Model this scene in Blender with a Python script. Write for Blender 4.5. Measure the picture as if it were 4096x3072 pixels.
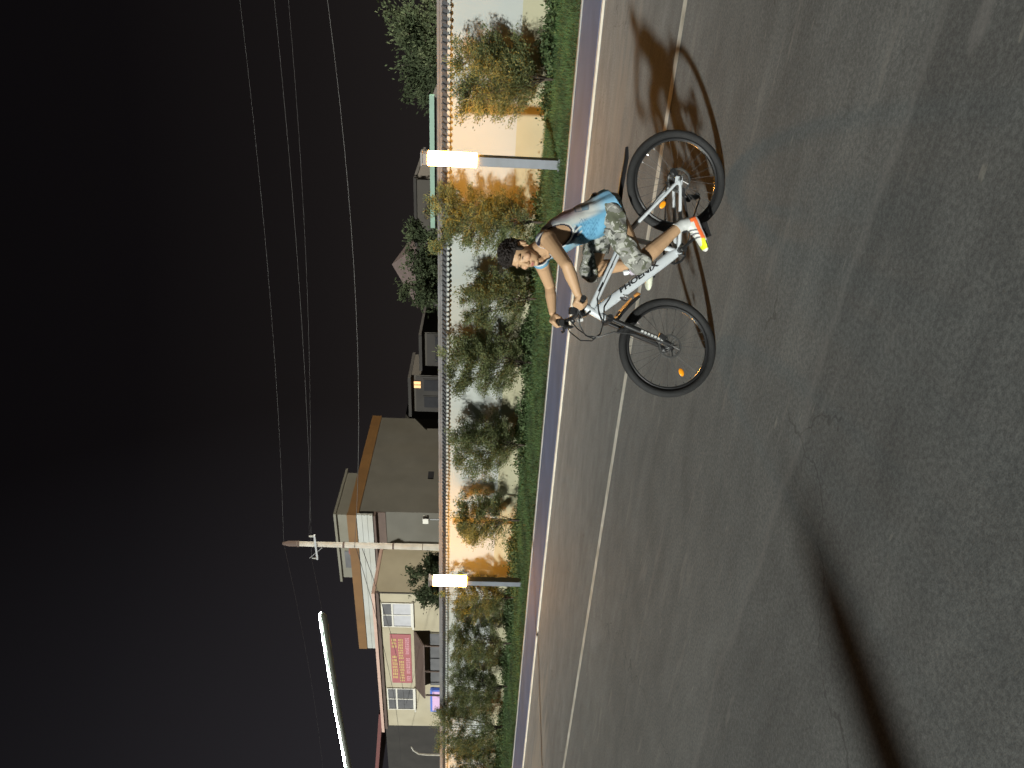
import bpy, bmesh, math, random
import numpy as np
from mathutils import Vector, Matrix, Euler

for o in list(bpy.data.objects): bpy.data.objects.remove(o)
SC = bpy.context.scene
COL = SC.collection
R = math.radians
random.seed(7)

# ------------------------------------------------------------------ camera, world, sun, exposure
FWD = Vector((-0.535396, 0.843650, -0.040073)); RIGHT = Vector((0.843064, 0.536681, 0.034871))
FWD.normalize(); RIGHT = (RIGHT - FWD * RIGHT.dot(FWD)).normalized(); UP = RIGHT.cross(FWD).normalized()
cd = bpy.data.cameras.new('camera'); cam = bpy.data.objects.new('camera', cd); COL.objects.link(cam)
cd.sensor_width = 36.0; cd.lens = 36.0 * 2900 / 4096; cd.clip_start = 0.05; cd.clip_end = 1500
# the phone is held on its side: the picture's left is the sky
m = Matrix((-UP, RIGHT, -FWD)).transposed().to_4x4(); m.translation = Vector((0, 0, 1.58))
cam.matrix_world = m
SC.camera = cam

w = bpy.data.worlds.new('World'); SC.world = w; w.use_nodes = True
nt = w.node_tree; nt.nodes.clear()
wo = nt.nodes.new('ShaderNodeOutputWorld'); bg = nt.nodes.new('ShaderNodeBackground')
tc = nt.nodes.new('ShaderNodeTexCoord'); sep = nt.nodes.new('ShaderNodeSeparateXYZ')
cr = nt.nodes.new('ShaderNodeValToRGB')
nt.links.new(tc.outputs['Generated'], sep.inputs[0]); nt.links.new(sep.outputs['Z'], cr.inputs[0])
el = cr.color_ramp.elements
el[0].position = 0.0; el[0].color = (0.0150, 0.0125, 0.0118, 1)
el[1].position = 0.75; el[1].color = (0.0016, 0.0014, 0.0018, 1)
e = el.new(0.22); e.color = (0.0082, 0.0068, 0.0068, 1)
e = el.new(0.42); e.color = (0.0036, 0.0030, 0.0034, 1)
mr = nt.nodes.new('ShaderNodeMapRange'); nt.links.new(sep.outputs['X'], mr.inputs[0]); mr.inputs[1].default_value = -0.55; mr.inputs[2].default_value = -1.0
mm = nt.nodes.new('ShaderNodeMixRGB'); nt.links.new(mr.outputs[0], mm.inputs[0]); nt.links.new(cr.outputs[0], mm.inputs[1])
cr2 = nt.nodes.new('ShaderNodeValToRGB'); nt.links.new(sep.outputs['Z'], cr2.inputs[0]); e2 = cr2.color_ramp.elements
e2[0].position = 0.0; e2[0].color = (0.0260, 0.0245, 0.0290, 1); e2[1].position = 0.8; e2[1].color = (0.0022, 0.0022, 0.0028, 1)
nt.links.new(cr2.outputs[0], mm.inputs[2]); nt.links.new(mm.outputs[0], bg.inputs[0]); bg.inputs[1].default_value = 1.0
nt.links.new(bg.outputs[0], wo.inputs[0])

SUN_EL = R(16.0)
sd = bpy.data.lights.new('sun', 'SUN'); so = bpy.data.objects.new('sun', sd); COL.objects.link(so)
sd.energy = 5.0; sd.angle = R(2.1); sd.color = (0.97, 0.99, 0.92)
hd = Vector((0.19, 0.982, 0)).normalized()
sdir = Vector((hd.x * math.cos(SUN_EL), hd.y * math.cos(SUN_EL), -math.sin(SUN_EL)))
so.rotation_euler = sdir.to_track_quat('-Z', 'Y').to_euler(); so.location = (-4, -20, 8)

vs = SC.view_settings
vs.view_transform = 'Standard'; vs.look = 'None'; vs.exposure = 0.22; vs.gamma = 1.0; vs.use_curve_mapping = False
SC.cycles.use_denoising = True; SC.cycles.max_bounces = 6; SC.cycles.diffuse_bounces = 3
SC.cycles.caustics_reflective = False; SC.cycles.caustics_refractive = False
SC.cycles.sample_clamp_indirect = 4.0

# ------------------------------------------------------------------ helpers
def mat(name, col, rough=0.7, metal=0.0, var=0.12, scale=3.0, bump=0.0, bscale=40.0, emit=None, estr=0.0,
        stretch=None, spec=0.5, dirt=0.0, trans=0.0):
    m = bpy.data.materials.new(name); m.use_nodes = True
    n = m.node_tree; p = n.nodes['Principled BSDF']
    p.inputs['Roughness'].default_value = rough; p.inputs['Metallic'].default_value = metal
    p.inputs['Specular IOR Level'].default_value = spec
    t = n.nodes.new('ShaderNodeTexCoord'); mp = n.nodes.new('ShaderNodeMapping')
    if stretch: mp.inputs['Scale'].default_value = stretch
    n.links.new(t.outputs['Object'], mp.inputs[0])
    nz = n.nodes.new('ShaderNodeTexNoise'); nz.inputs['Scale'].default_value = scale; nz.inputs['Detail'].default_value = 6
    n.links.new(mp.outputs[0], nz.inputs['Vector'])
    r = n.nodes.new('ShaderNodeValToRGB')
    r.color_ramp.elements[0].position = 0.3; r.color_ramp.elements[1].position = 0.7
    c = col
    r.color_ramp.elements[0].color = tuple(max(0, x * (1 - var)) for x in c[:3]) + (1,)
    r.color_ramp.elements[1].color = tuple(min(1, x * (1 + var)) for x in c[:3]) + (1,)
    n.links.new(nz.outputs['Fac'], r.inputs[0])
    src = r.outputs[0]
    if dirt > 0:
        n2 = n.nodes.new('ShaderNodeTexNoise'); n2.inputs['Scale'].default_value = scale * 0.35; n2.inputs['Detail'].default_value = 8
        n.links.new(mp.outputs[0], n2.inputs['Vector'])
        r2 = n.nodes.new('ShaderNodeValToRGB'); r2.color_ramp.elements[0].position = 0.42; r2.color_ramp.elements[1].position = 0.7
        r2.color_ramp.elements[0].color = (1, 1, 1, 1); k = 1 - dirt; r2.color_ramp.elements[1].color = (k, k * .96, k * .88, 1)
        n.links.new(n2.outputs['Fac'], r2.inputs[0])
        mx = n.nodes.new('ShaderNodeMixRGB'); mx.blend_type = 'MULTIPLY'; mx.inputs[0].default_value = 1
        n.links.new(src, mx.inputs[1]); n.links.new(r2.outputs[0], mx.inputs[2]); src = mx.outputs[0]
    n.links.new(src, p.inputs['Base Color'])
    if bump > 0:
        b = n.nodes.new('ShaderNodeBump'); b.inputs['Strength'].default_value = bump; b.inputs['Distance'].default_value = 0.01
        nb = n.nodes.new('ShaderNodeTexNoise'); nb.inputs['Scale'].default_value = bscale; nb.inputs['Detail'].default_value = 4
        n.links.new(t.outputs['Object'], nb.inputs['Vector']); n.links.new(nb.outputs['Fac'], b.inputs['Height'])
        n.links.new(b.outputs[0], p.inputs['Normal'])
    if emit:
        p.inputs['Emission Color'].default_value = tuple(emit) + (1,); p.inputs['Emission Strength'].default_value = estr
    if trans > 0:
        tr = n.nodes.new('ShaderNodeBsdfTranslucent'); ms = n.nodes.new('ShaderNodeMixShader'); ms.inputs[0].default_value = trans
        n.links.new(src, tr.inputs[0]); out = n.nodes['Material Output']
        n.links.new(p.outputs[0], ms.inputs[1]); n.links.new(tr.outputs[0], ms.inputs[2]); n.links.new(ms.outputs[0], out.inputs[0])
    return m

def vmat(name, rough=0.7, spec=0.4, bump=0.0, bscale=300.0, grain=0.06):
    """colour printed on the mesh (attribute 'tint')"""
    m = bpy.data.materials.new(name); m.use_nodes = True
    n = m.node_tree; p = n.nodes['Principled BSDF']; p.inputs['Roughness'].default_value = rough
    p.inputs['Specular IOR Level'].default_value = spec
    a = n.nodes.new('ShaderNodeVertexColor'); a.layer_name = 'tint'
    t = n.nodes.new('ShaderNodeTexCoord'); nz = n.nodes.new('ShaderNodeTexNoise'); nz.inputs['Scale'].default_value = 60; nz.inputs['Detail'].default_value = 4
    n.links.new(t.outputs['Object'], nz.inputs['Vector'])
    r = n.nodes.new('ShaderNodeValToRGB'); r.color_ramp.elements[0].color = (1 - grain * 2,) * 3 + (1,); r.color_ramp.elements[1].color = (1, 1, 1, 1)
    n.links.new(nz.outputs['Fac'], r.inputs[0])
    mx = n.nodes.new('ShaderNodeMixRGB'); mx.blend_type = 'MULTIPLY'; mx.inputs[0].default_value = 1
    n.links.new(a.outputs[0], mx.inputs[1]); n.links.new(r.outputs[0], mx.inputs[2]); n.links.new(mx.outputs[0], p.inputs['Base Color'])
    if bump > 0:
        b = n.nodes.new('ShaderNodeBump'); b.inputs['Strength'].default_value = bump; b.inputs['Distance'].default_value = 0.004
        nb = n.nodes.new('ShaderNodeTexNoise'); nb.inputs['Scale'].default_value = bscale
        n.links.new(t.outputs['Object'], nb.inputs['Vector']); n.links.new(nb.outputs['Fac'], b.inputs['Height']); n.links.new(b.outputs[0], p.inputs['Normal'])
    return m

def V(*a): return np.array(a, float)
def frame(d):
    d = d / (np.linalg.norm(d) + 1e-12)
    a = V(0, 0, 1) if abs(d[2]) < 0.9 else V(1, 0, 0)
    u = np.cross(a, d); u /= np.linalg.norm(u); v = np.cross(d, u)
    return u, v

class MB:
    def __init__(s): s.v = []; s.f = []
    def add(s, vs, fs):
        k = len(s.v); s.v += [tuple(map(float, p)) for p in vs]; s.f += [tuple(i + k for i in f) for f in fs]; return s
    def box(s, c, d, rot=None, ch=0.0):
        hx, hy, hz = d[0] / 2, d[1] / 2, d[2] / 2
        P = [(-hx, -hy, -hz), (hx, -hy, -hz), (hx, hy, -hz), (-hx, hy, -hz), (-hx, -hy, hz), (hx, -hy, hz), (hx, hy, hz), (-hx, hy, hz)]
        if rot is not None: P = [tuple(rot @ Vector(p)) for p in P]
        P = [(p[0] + c[0], p[1] + c[1], p[2] + c[2]) for p in P]
        return s.add(P, [(0, 3, 2, 1), (4, 5, 6, 7), (0, 1, 5, 4), (1, 2, 6, 5), (2, 3, 7, 6), (3, 0, 4, 7)])
    def bx(s, x0, x1, y0, y1, z0, z1): return s.box(((x0 + x1) / 2, (y0 + y1) / 2, (z0 + z1) / 2), (abs(x1 - x0), abs(y1 - y0), abs(z1 - z0)))
    def tube(s, pts, r, seg=10, cap=True, flat=1.0):
        pts = [np.array(p, float) for p in pts]; n = len(pts)
        rr = [r] * n if not hasattr(r, '__len__') else list(r)
        T = []
        for i in range(n):
            a = pts[max(i - 1, 0)]; b = pts[min(i + 1, n - 1)]; d = b - a; T.append(d / (np.linalg.norm(d) + 1e-12))
        u, v = frame(T[0]); vs = []; fs = []
        for i in range(n):
            if i > 0:
                u = u - T[i] * (u @ T[i]); u /= np.linalg.norm(u) + 1e-12; v = np.cross(T[i], u)
            for k in range(seg):
                a = 2 * math.pi * k / seg; vs.append(pts[i] + rr[i] * (math.cos(a) * u + flat * math.sin(a) * v))
        for i in range(n - 1):
            for k in range(seg):
                k2 = (k + 1) % seg; fs.append((i * seg + k, i * seg + k2, (i + 1) * seg + k2, (i + 1) * seg + k))
        if cap: fs.append(tuple(range(seg))[::-1]); fs.append(tuple((n - 1) * seg + k for k in range(seg)))
        return s.add(vs, fs)
    def ell(s, c, r, rot=None, nu=14, nv=9):
        vs = []; fs = []
        for j in range(nv + 1):
            t = math.pi * j / nv
            for i in range(nu):
                a = 2 * math.pi * i / nu; p = V(r[0] * math.sin(t) * math.cos(a), r[1] * math.sin(t) * math.sin(a), r[2] * math.cos(t))
                if rot is not None: p = rot @ p
                vs.append(p + np.array(c, float))
        for j in range(nv):
            for i in range(nu):
                i2 = (i + 1) % nu; fs.append((j * nu + i, (j + 1) * nu + i, (j + 1) * nu + i2, j * nu + i2))
        return s.add(vs, fs)
    def cone(s, a, ra, b, rb, seg=14):       # round-ended limb
        a = np.array(a, float); b = np.array(b, float); d = b - a; L = np.linalg.norm(d); d = d / L
        pts = []; rr = []
        for t in (0.999, 0.9, 0.7, 0.4, 0.0): pts.append(a - d * ra * t); rr.append(max(ra * math.sqrt(1 - t * t), 1e-4))
        for t in (0.0, 0.4, 0.7, 0.9, 0.999): pts.append(b + d * rb * t); rr.append(max(rb * math.sqrt(1 - t * t), 1e-4))
        return s.tube(pts, rr, seg)
    def torus(s, c, ax, RR, r, n=48, m=10, sx=1.0):
        ax = np.array(ax, float); ax /= np.linalg.norm(ax); u, v = frame(ax); c = np.array(c, float); vs = []; fs = []
        for i in range(n):
            a = 2 * math.pi * i / n; d = math.cos(a) * u + math.sin(a) * v
            for j in range(m):
                b = 2 * math.pi * j / m; vs.append(c + d * (RR + r * math.cos(b)) + ax * r * sx * math.sin(b))
        for i in range(n):
            for j in range(m):
                i2 = (i + 1) % n; j2 = (j + 1) % m; fs.append((i * m + j, i2 * m + j, i2 * m + j2, i * m + j2))
        return s.add(vs, fs)
    def lathe(s, c, ax, prof, n=24):
        """prof: (radius, offset along axis)"""
        ax = np.array(ax, float); ax /= np.linalg.norm(ax); u, v = frame(ax); c = np.array(c, float); vs = []; fs = []
        for (r, h) in prof:
            for i in range(n):
                a = 2 * math.pi * i / n; vs.append(c + ax * h + r * (math.cos(a) * u + math.sin(a) * v))
        for j in range(len(prof) - 1):
            for i in range(n):
                i2 = (i + 1) % n; fs.append((j * n + i, j * n + i2, (j + 1) * n + i2, (j + 1) * n + i))
        fs.append(tuple(range(n))[::-1]); fs.append(tuple((len(prof) - 1) * n + i for i in range(n)))
        return s.add(vs, fs)
    def loft(s, rings, seg=28, power=2.0, cap=True):
        """rings: (centre, side axis, front axis, side radius, front radius)"""
        vs = []; fs = []
        for (c, u, v, ru, rv) in rings:
            c = np.array(c, float); u = np.array(u, float); v = np.array(v, float)
            for k in range(seg):
                a = 2 * math.pi * k / seg; ca, sa = math.cos(a), math.sin(a)
                x = math.copysign(abs(ca) ** (2 / power), ca); y = math.copysign(abs(sa) ** (2 / power), sa)
                vs.append(c + u * ru * x + v * rv * y)
        n = len(rings)
        for i in range(n - 1):
            for k in range(seg):
                k2 = (k + 1) % seg; fs.append((i * seg + k, i * seg + k2, (i + 1) * seg + k2, (i + 1) * seg + k))
        if cap: fs.append(tuple(range(seg))[::-1]); fs.append(tuple((n - 1) * seg + k for k in range(seg)))
        return s.add(vs, fs)
    def mesh(s, name, smooth=True):
        me = bpy.data.meshes.new(name); me.from_pydata(s.v, [], s.f); me.update()
        if smooth: me.polygons.foreach_set('use_smooth', [True] * len(me.polygons))
        return me
    def build(s, name, m, parent=None, smooth=True, fix=True, bevel=0.0, auto=True):
        me = s.mesh(name, smooth)
        if fix:
            b = bmesh.new(); b.from_mesh(me); bmesh.ops.recalc_face_normals(b, faces=b.faces)
            if bevel > 0: bmesh.ops.bevel(b, geom=list(b.edges), offset=bevel, segments=1, affect='EDGES')
            b.to_mesh(me); b.free()
            if smooth:
                me.polygons.foreach_set('use_smooth', [True] * len(me.polygons))
                if auto: me.set_sharp_from_angle(angle=R(40))
        return link(name, me, m, parent)

def link(name, me, m, parent=None):
    o = bpy.data.objects.new(name, me); COL.objects.link(o)
    if m is not None and len(me.materials) == 0: me.materials.append(m)
    if parent is not None: o.parent = parent
    return o
def tag(o, label=None, cat=None, group=None, kind=None):
    if label: o['label'] = label
    if cat: o['category'] = cat
    if group: o['group'] = group
    if kind: o['kind'] = kind
    return o
def thing(name, label, cat, loc=(0, 0, 0), rz=0.0, group=None):
    o = bpy.data.objects.new(name, None); COL.objects.link(o); o.location = loc; o.rotation_euler = (0, 0, rz)
    o.empty_display_size = 0.2
    return tag(o, label, cat, group)
def dup(root, label=None, loc=None, rz=None):
    c = root.copy(); COL.objects.link(c)
    if loc is not None: c.location = loc
    if rz is not None: c.rotation_euler = (0, 0, rz)
    if label: c['label'] = label
    for ch in list(root.children):
        d = ch.copy(); COL.objects.link(d); d.parent = c
        for g in list(ch.children):
            h = g.copy(); COL.objects.link(h); h.parent = d
    return c
def quads(name, P, m, parent=None):
    """P: (n,4,3) array of quads -> one mesh"""
    n = len(P); me = bpy.data.meshes.new(name)
    me.vertices.add(n * 4); me.vertices.foreach_set('co', P.reshape(-1).astype(np.float32))
    me.loops.add(n * 4); me.loops.foreach_set('vertex_index', np.arange(n * 4, dtype=np.int32))
    me.polygons.add(n); me.polygons.foreach_set('loop_start', np.arange(0, n * 4, 4, dtype=np.int32))
    me.update(calc_edges=True); me.validate()
    return link(name, me, m, parent)
def remesh(mb, voxel, smooth=4, name='body'):
    me = mb.mesh(name); b = bmesh.new(); b.from_mesh(me); bmesh.ops.recalc_face_normals(b, faces=b.faces); b.to_mesh(me); b.free()
    o = link('tmp', me, None)
    r = o.modifiers.new('r', 'REMESH'); r.mode = 'VOXEL'; r.voxel_size = voxel; r.use_smooth_shade = True
    if smooth:
        q = o.modifiers.new('s', 'SMOOTH'); q.factor = 0.5; q.iterations = smooth
    dg = bpy.context.evaluated_depsgraph_get(); dg.update()
    out = bpy.data.meshes.new_from_object(o.evaluated_get(dg)); out.name = name
    bpy.data.objects.remove(o); bpy.data.meshes.remove(me)
    out.polygons.foreach_set('use_smooth', [True] * len(out.polygons))
    return out
def coords(me):
    a = np.empty(len(me.vertices) * 3, np.float32); me.vertices.foreach_get('co', a); return a.reshape(-1, 3).astype(float)
def tint(me, cols):
    a = me.color_attributes.new('tint', 'FLOAT_COLOR', 'POINT')
    c = np.ones((len(me.vertices), 4), np.float32); c[:, :3] = cols; a.data.foreach_set('color', c.reshape(-1))
def cut(me, keep):
    """drop the faces that have a vertex where keep is False"""
    b = bmesh.new(); b.from_mesh(me); b.verts.ensure_lookup_table()
    bmesh.ops.delete(b, geom=[v for v in b.verts if not keep[v.index]], context='VERTS')
    b.to_mesh(me); b.free(); me.polygons.foreach_set('use_smooth', [True] * len(me.polygons))
def text_mesh(name, body, size, depth, m, parent, origin, xdir, ydir, shear=0.0, fit=None, bold=0.0):
    c = bpy.data.curves.new(name, 'FONT'); c.body = body; c.size = size; c.extrude = depth; c.shear = shear; c.offset = bold
    c.align_x = 'LEFT'; o = bpy.data.objects.new('tmp', c); COL.objects.link(o)
    dg = bpy.context.evaluated_depsgraph_get(); dg.update(); me = bpy.data.meshes.new_from_object(o.evaluated_get(dg))
    bpy.data.objects.remove(o)
    x = np.array(xdir, float); x /= np.linalg.norm(x); y = np.array(ydir, float); y -= x * (x @ y); y /= np.linalg.norm(y); z = np.cross(x, y)
    P = coords(me)
    sx = 1.0
    if fit: sx = fit / (P[:, 0].max() - P[:, 0].min())
    Q = np.array(origin, float) + np.outer(P[:, 0] * sx, x) + np.outer(P[:, 1], y) + np.outer(P[:, 2], z)
    me.vertices.foreach_set('co', Q.reshape(-1).astype(np.float32)); me.update(); me.materials.clear()
    return link(name, me, m, parent)

# ------------------------------------------------------------------ the setting
def asphalt():
    m = bpy.data.materials.new('asphalt'); m.use_nodes = True; n = m.node_tree; p = n.nodes['Principled BSDF']; L = n.links.new
    N = n.nodes.new
    t = N('ShaderNodeTexCoord'); P = t.outputs['Object']
    def noise(sc, det=6, st=None, rgh=0.6):
        z = N('ShaderNodeTexNoise'); z.inputs['Scale'].default_value = sc; z.inputs['Detail'].default_value = det; z.inputs['Roughness'].default_value = rgh
        if st:
            mp = N('ShaderNodeMapping'); mp.inputs['Scale'].default_value = st; L(P, mp.inputs[0]); L(mp.outputs[0], z.inputs['Vector'])
        else: L(P, z.inputs['Vector'])
        return z.outputs['Fac']
    def ramp(v, a, b, ca, cb):
        r = N('ShaderNodeValToRGB'); r.color_ramp.elements[0].position = a; r.color_ramp.elements[1].position = b
        r.color_ramp.elements[0].color = ca + (1,); r.color_ramp.elements[1].color = cb + (1,); L(v, r.inputs[0]); return r.outputs[0]
    def math2(op, a, b, c=None):
        q = N('ShaderNodeMath'); q.operation = op
        for i, x in enumerate((a, b)):
            if isinstance(x, (int, float)): q.inputs[i].default_value = x
            else: L(x, q.inputs[i])
        return q.outputs[0]
    def mix(f, a, b, mode='MIX'):
        q = N('ShaderNodeMixRGB'); q.blend_type = mode
        if isinstance(f, (int, float)): q.inputs[0].default_value = f
        else: L(f, q.inputs[0])
        for i, x in ((1, a), (2, b)):
            if isinstance(x, tuple): q.inputs[i].default_value = x + (1,)
            else: L(x, q.inputs[i])
        return q.outputs[0]
    sx = N('ShaderNodeSeparateXYZ'); L(P, sx.inputs[0]); X, Y = sx.outputs[0], sx.outputs[1]
    base = ramp(noise(0.55, 8), 0.3, 0.72, (0.132, 0.138, 0.139), (0.168, 0.174, 0.174))
    base = mix(1.0, base, ramp(noise(1.3, 6, (0.35, 1.6, 1)), 0.3, 0.7, (0.86, 0.86, 0.85), (1.08, 1.08, 1.06)), 'MULTIPLY')
    # stone grain
    g = ramp(noise(150, 3), 0.30, 0.70, (0.76, 0.76, 0.77), (1.26, 1.26, 1.25)); base = mix(1.0, base, g, 'MULTIPLY')
    g = ramp(noise(48, 2), 0.36, 0.66, (0.80, 0.80, 0.81), (1.20, 1.20, 1.19)); base = mix(1.0, base, g, 'MULTIPLY')
    g = ramp(noise(4.2, 7, (0.5, 1.0, 1), 0.7), 0.36, 0.64, (0.88, 0.88, 0.88), (1.12, 1.12, 1.11)); base = mix(1.0, base, g, 'MULTIPLY')
    vo = N('ShaderNodeTexVoronoi'); vo.feature = 'DISTANCE_TO_EDGE'; vo.inputs['Scale'].default_value = 0.42; wv = N('ShaderNodeMixRGB'); wv.blend_type = 'ADD'; wv.inputs[0].default_value = 1.0
    nzc = N('ShaderNodeTexNoise'); nzc.inputs['Scale'].default_value = 1.6; nzc.inputs['Detail'].default_value = 5; L(P, nzc.inputs['Vector']); L(P, wv.inputs[1]); L(nzc.outputs['Color'], wv.inputs[2]); L(wv.outputs[0], vo.inputs['Vector'])
    ck = math2('MULTIPLY', math2('LESS_THAN', vo.outputs['Distance'], 0.0028), math2('GREATER_THAN', noise(0.35, 2), 0.53)); base = mix(math2('MULTIPLY', ck, 0.45), base, (0.05, 0.05, 0.048))
    dust_light = N('ShaderNodeMapRange'); L(Y, dust_light.inputs[0]); dust_light.inputs[1].default_value = 5.0; dust_light.inputs[2].default_value = 11.5; dust_light.inputs[3].default_value = 0.0; dust_light.inputs[4].default_value = 1.0  # paler towards the gutter: dust, plus light from lamps and wall painted in
    base = mix(math2('MULTIPLY', dust_light.outputs[0], 0.85), base, mix(1.0, base, (1.85, 1.92, 2.0), 'MULTIPLY'))
    # older, darker near side of the seam, with light falloff painted in too
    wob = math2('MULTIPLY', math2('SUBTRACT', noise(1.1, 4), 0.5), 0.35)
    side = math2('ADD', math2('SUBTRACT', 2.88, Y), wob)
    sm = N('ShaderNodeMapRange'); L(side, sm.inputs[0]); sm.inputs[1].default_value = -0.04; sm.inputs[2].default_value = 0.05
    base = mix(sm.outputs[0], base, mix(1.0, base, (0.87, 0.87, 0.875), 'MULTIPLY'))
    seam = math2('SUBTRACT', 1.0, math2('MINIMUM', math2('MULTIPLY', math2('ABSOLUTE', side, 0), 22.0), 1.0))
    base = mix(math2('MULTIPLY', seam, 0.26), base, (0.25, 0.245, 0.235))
    # pale dried slurry by the gutter
    def blot(cx, cy, rx, ry, lo, hi, st):
        dx = math2('DIVIDE', math2('SUBTRACT', X, cx), rx); dy = math2('DIVIDE', math2('SUBTRACT', Y, cy), ry)
        d = math2('ADD', math2('MULTIPLY', dx, dx), math2('MULTIPLY', dy, dy))
        f = math2('MAXIMUM', math2('SUBTRACT', 1.0, d), 0.0)
        v = math2('ADD', math2('MULTIPLY', noise(1.0, 7, st, 0.65), 1.0), math2('MULTIPLY', f, 0.45))
        r = N('ShaderNodeMapRange'); L(v, r.inputs[0]); r.inputs[1].default_value = lo; r.inputs[2].default_value = hi
        return math2('MULTIPLY', r.outputs[0], math2('MINIMUM', math2('MULTIPLY', f, 3.0), 1.0))
    st = blot(-17.0, 9.4, 5.2, 1.9, 0.72, 0.92, (0.5, 2.6, 1)); base = mix(math2('MULTIPLY', st, 0.75), base, (0.34, 0.325, 0.29))
    st = blot(-1.5, 9.3, 2.0, 1.8, 0.80, 1.0, (0.7, 2.8, 1)); base = mix(math2('MULTIPLY', st, 0.55), base, (0.33, 0.31, 0.28))
    st = blot(-0.17, 2.60, 0.16, 0.06, 0.62, 0.95, (6, 14, 1)); base = mix(math2('MULTIPLY', st, 0.38), base, (0.30, 0.29, 0.28))
    st = blot(-6.0, 5.0, 40, 7, 1.02, 1.10, (0.9, 5.0, 1)); base = mix(math2('MULTIPLY', st, 0.35), base, (0.28, 0.27, 0.25))
    # small scuffs and chips
    sp = noise(5.5, 2, (0.7, 2.4, 1)); spk = ramp(sp, 0.705, 0.75, (0, 0, 0), (1, 1, 1))
    base = mix(math2('MULTIPLY', spk, 0.42), base, (0.33, 0.32, 0.28))
    L(base, p.inputs['Base Color'])
    p.inputs['Roughness'].default_value = 0.82; p.inputs['Specular IOR Level'].default_value = 0.35
    b = N('ShaderNodeBump'); b.inputs['Strength'].default_value = 0.20; b.inputs['Distance'].default_value = 0.004
    L(noise(150, 3), b.inputs['Height']); L(b.outputs[0], p.inputs['Normal'])
    return m

def sheet(name, x0, x1, y0, y1, z, m, nx=1):
    mb = MB(); xs = np.linspace(x0, x1, nx + 1)
    for i in range(nx): mb.add([(xs[i], y0, z), (xs[i + 1], y0, z), (xs[i + 1], y1, z), (xs[i], y1, z)], [(0, 1, 2, 3)])
    return tag(mb.build(name, m, smooth=False, fix=False), kind='structure')

M_earth = mat('earth', (0.06, 0.055, 0.045), 0.95, var=0.3, scale=0.8)
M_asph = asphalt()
M_paint = mat('road paint', (0.68, 0.68, 0.62), 0.7, var=0.14, scale=9, dirt=0.35)
M_pave = mat('pavement concrete', (0.098, 0.138, 0.255), 0.85, var=0.10, scale=1.2, dirt=0.14, bump=0.15, bscale=90)
M_edge = mat('kerb stone', (0.30, 0.30, 0.29), 0.75, var=0.12, scale=3, dirt=0.2)
M_kerb = mat('kerb lip', (0.52, 0.47, 0.40), 0.75, var=0.12, scale=4, dirt=0.2)
M_soil = mat('lawn soil', (0.030, 0.050, 0.014), 0.95, var=0.4, scale=2.0)

sheet('ground', -400, 400, -400, 400, -0.03, M_earth)
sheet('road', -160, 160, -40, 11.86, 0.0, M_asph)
sheet('lane_line', -160, 160, 6.73, 6.87, 0.004, M_paint)
tag(MB().bx(-160, 160, 11.86, 11.98, -0.1, 0.034).build('kerb', M_kerb, smooth=False), kind='structure')
tag(MB().bx(-160, 160, 11.983, 14.46, -0.1, 0.040).build('pavement', M_pave, smooth=False), kind='structure')
tag(MB().bx(-160, 160, 14.463, 14.62, -0.1, 0.062).build('edging_kerb', M_edge, smooth=False), kind='structure')

# lawn: a gently uneven bed with blades growing out of it
rng = np.random.default_rng(3)
mb = MB(); NX, NY = 420, 10
gx = np.linspace(-90, 60, NX); gy = np.linspace(14.623, 18.49, NY)
def gz(x, y): return 0.045 + 0.195 * np.clip((y - 14.7) / 3.8, 0, 1) + 0.03 * np.sin(x * 0.7 + y) * np.sin(y * 1.7 + 1) * np.clip((y - 14.62) / 3.0, 0, 1)
vv = [(x, y, float(gz(x, y))) for y in gy for x in gx]
ff = [(j * NX + i, j * NX + i + 1, (j + 1) * NX + i + 1, (j + 1) * NX + i) for j in range(NY - 1) for i in range(NX - 1)]
tag(mb.add(vv, ff).build('lawn_bed', M_soil, fix=False), kind='structure')
M_grass = mat('grass', (0.050, 0.095, 0.030), 0.75, var=0.55, scale=1.1, trans=0.25)
M_weed = mat('weed leaves', (0.060, 0.095, 0.032), 0.7, var=0.5, scale=2.5, trans=0.3)
def blades(name, n, x0, x1, ys, h0, h1, wd, m, lean=0.5):
    x = rng.uniform(x0, x1, n); y = ys(n); z = gz(x, y); h = rng.uniform(h0, h1, n)
    a = rng.uniform(0, 2 * math.pi, n); l = rng.uniform(0, lean, n) * h; a2 = rng.uniform(0, 2 * math.pi, n)
    wx, wy = np.cos(a) * wd * rng.uniform(.6, 1.3, n), np.sin(a) * wd * rng.uniform(.6, 1.3, n)
    b = np.stack([x, y, z - 0.01], 1); t = b + np.stack([np.cos(a2) * l, np.sin(a2) * l, h], 1)
    W = np.stack([wx, wy, 0 * x], 1)
    P = np.stack([b - W, b + W, t + W * 0.25, t - W * 0.25], 1)
    return P
P = np.concatenate([
    blades('g', 120000, -38, 3, lambda n: 14.64 + 3.85 * rng.uniform(0, 1, n) ** 0.9, 0.03, 0.085, 0.007, M_grass, 0.9),
    blades('g', 40000, -38, 3, lambda n: 14.64 + 3.85 * rng.uniform(0, 1, n), 0.05, 0.13, 0.006, M_grass, 0.8)])
tag(quads('grass', P, M_grass), kind='stuff')
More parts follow.
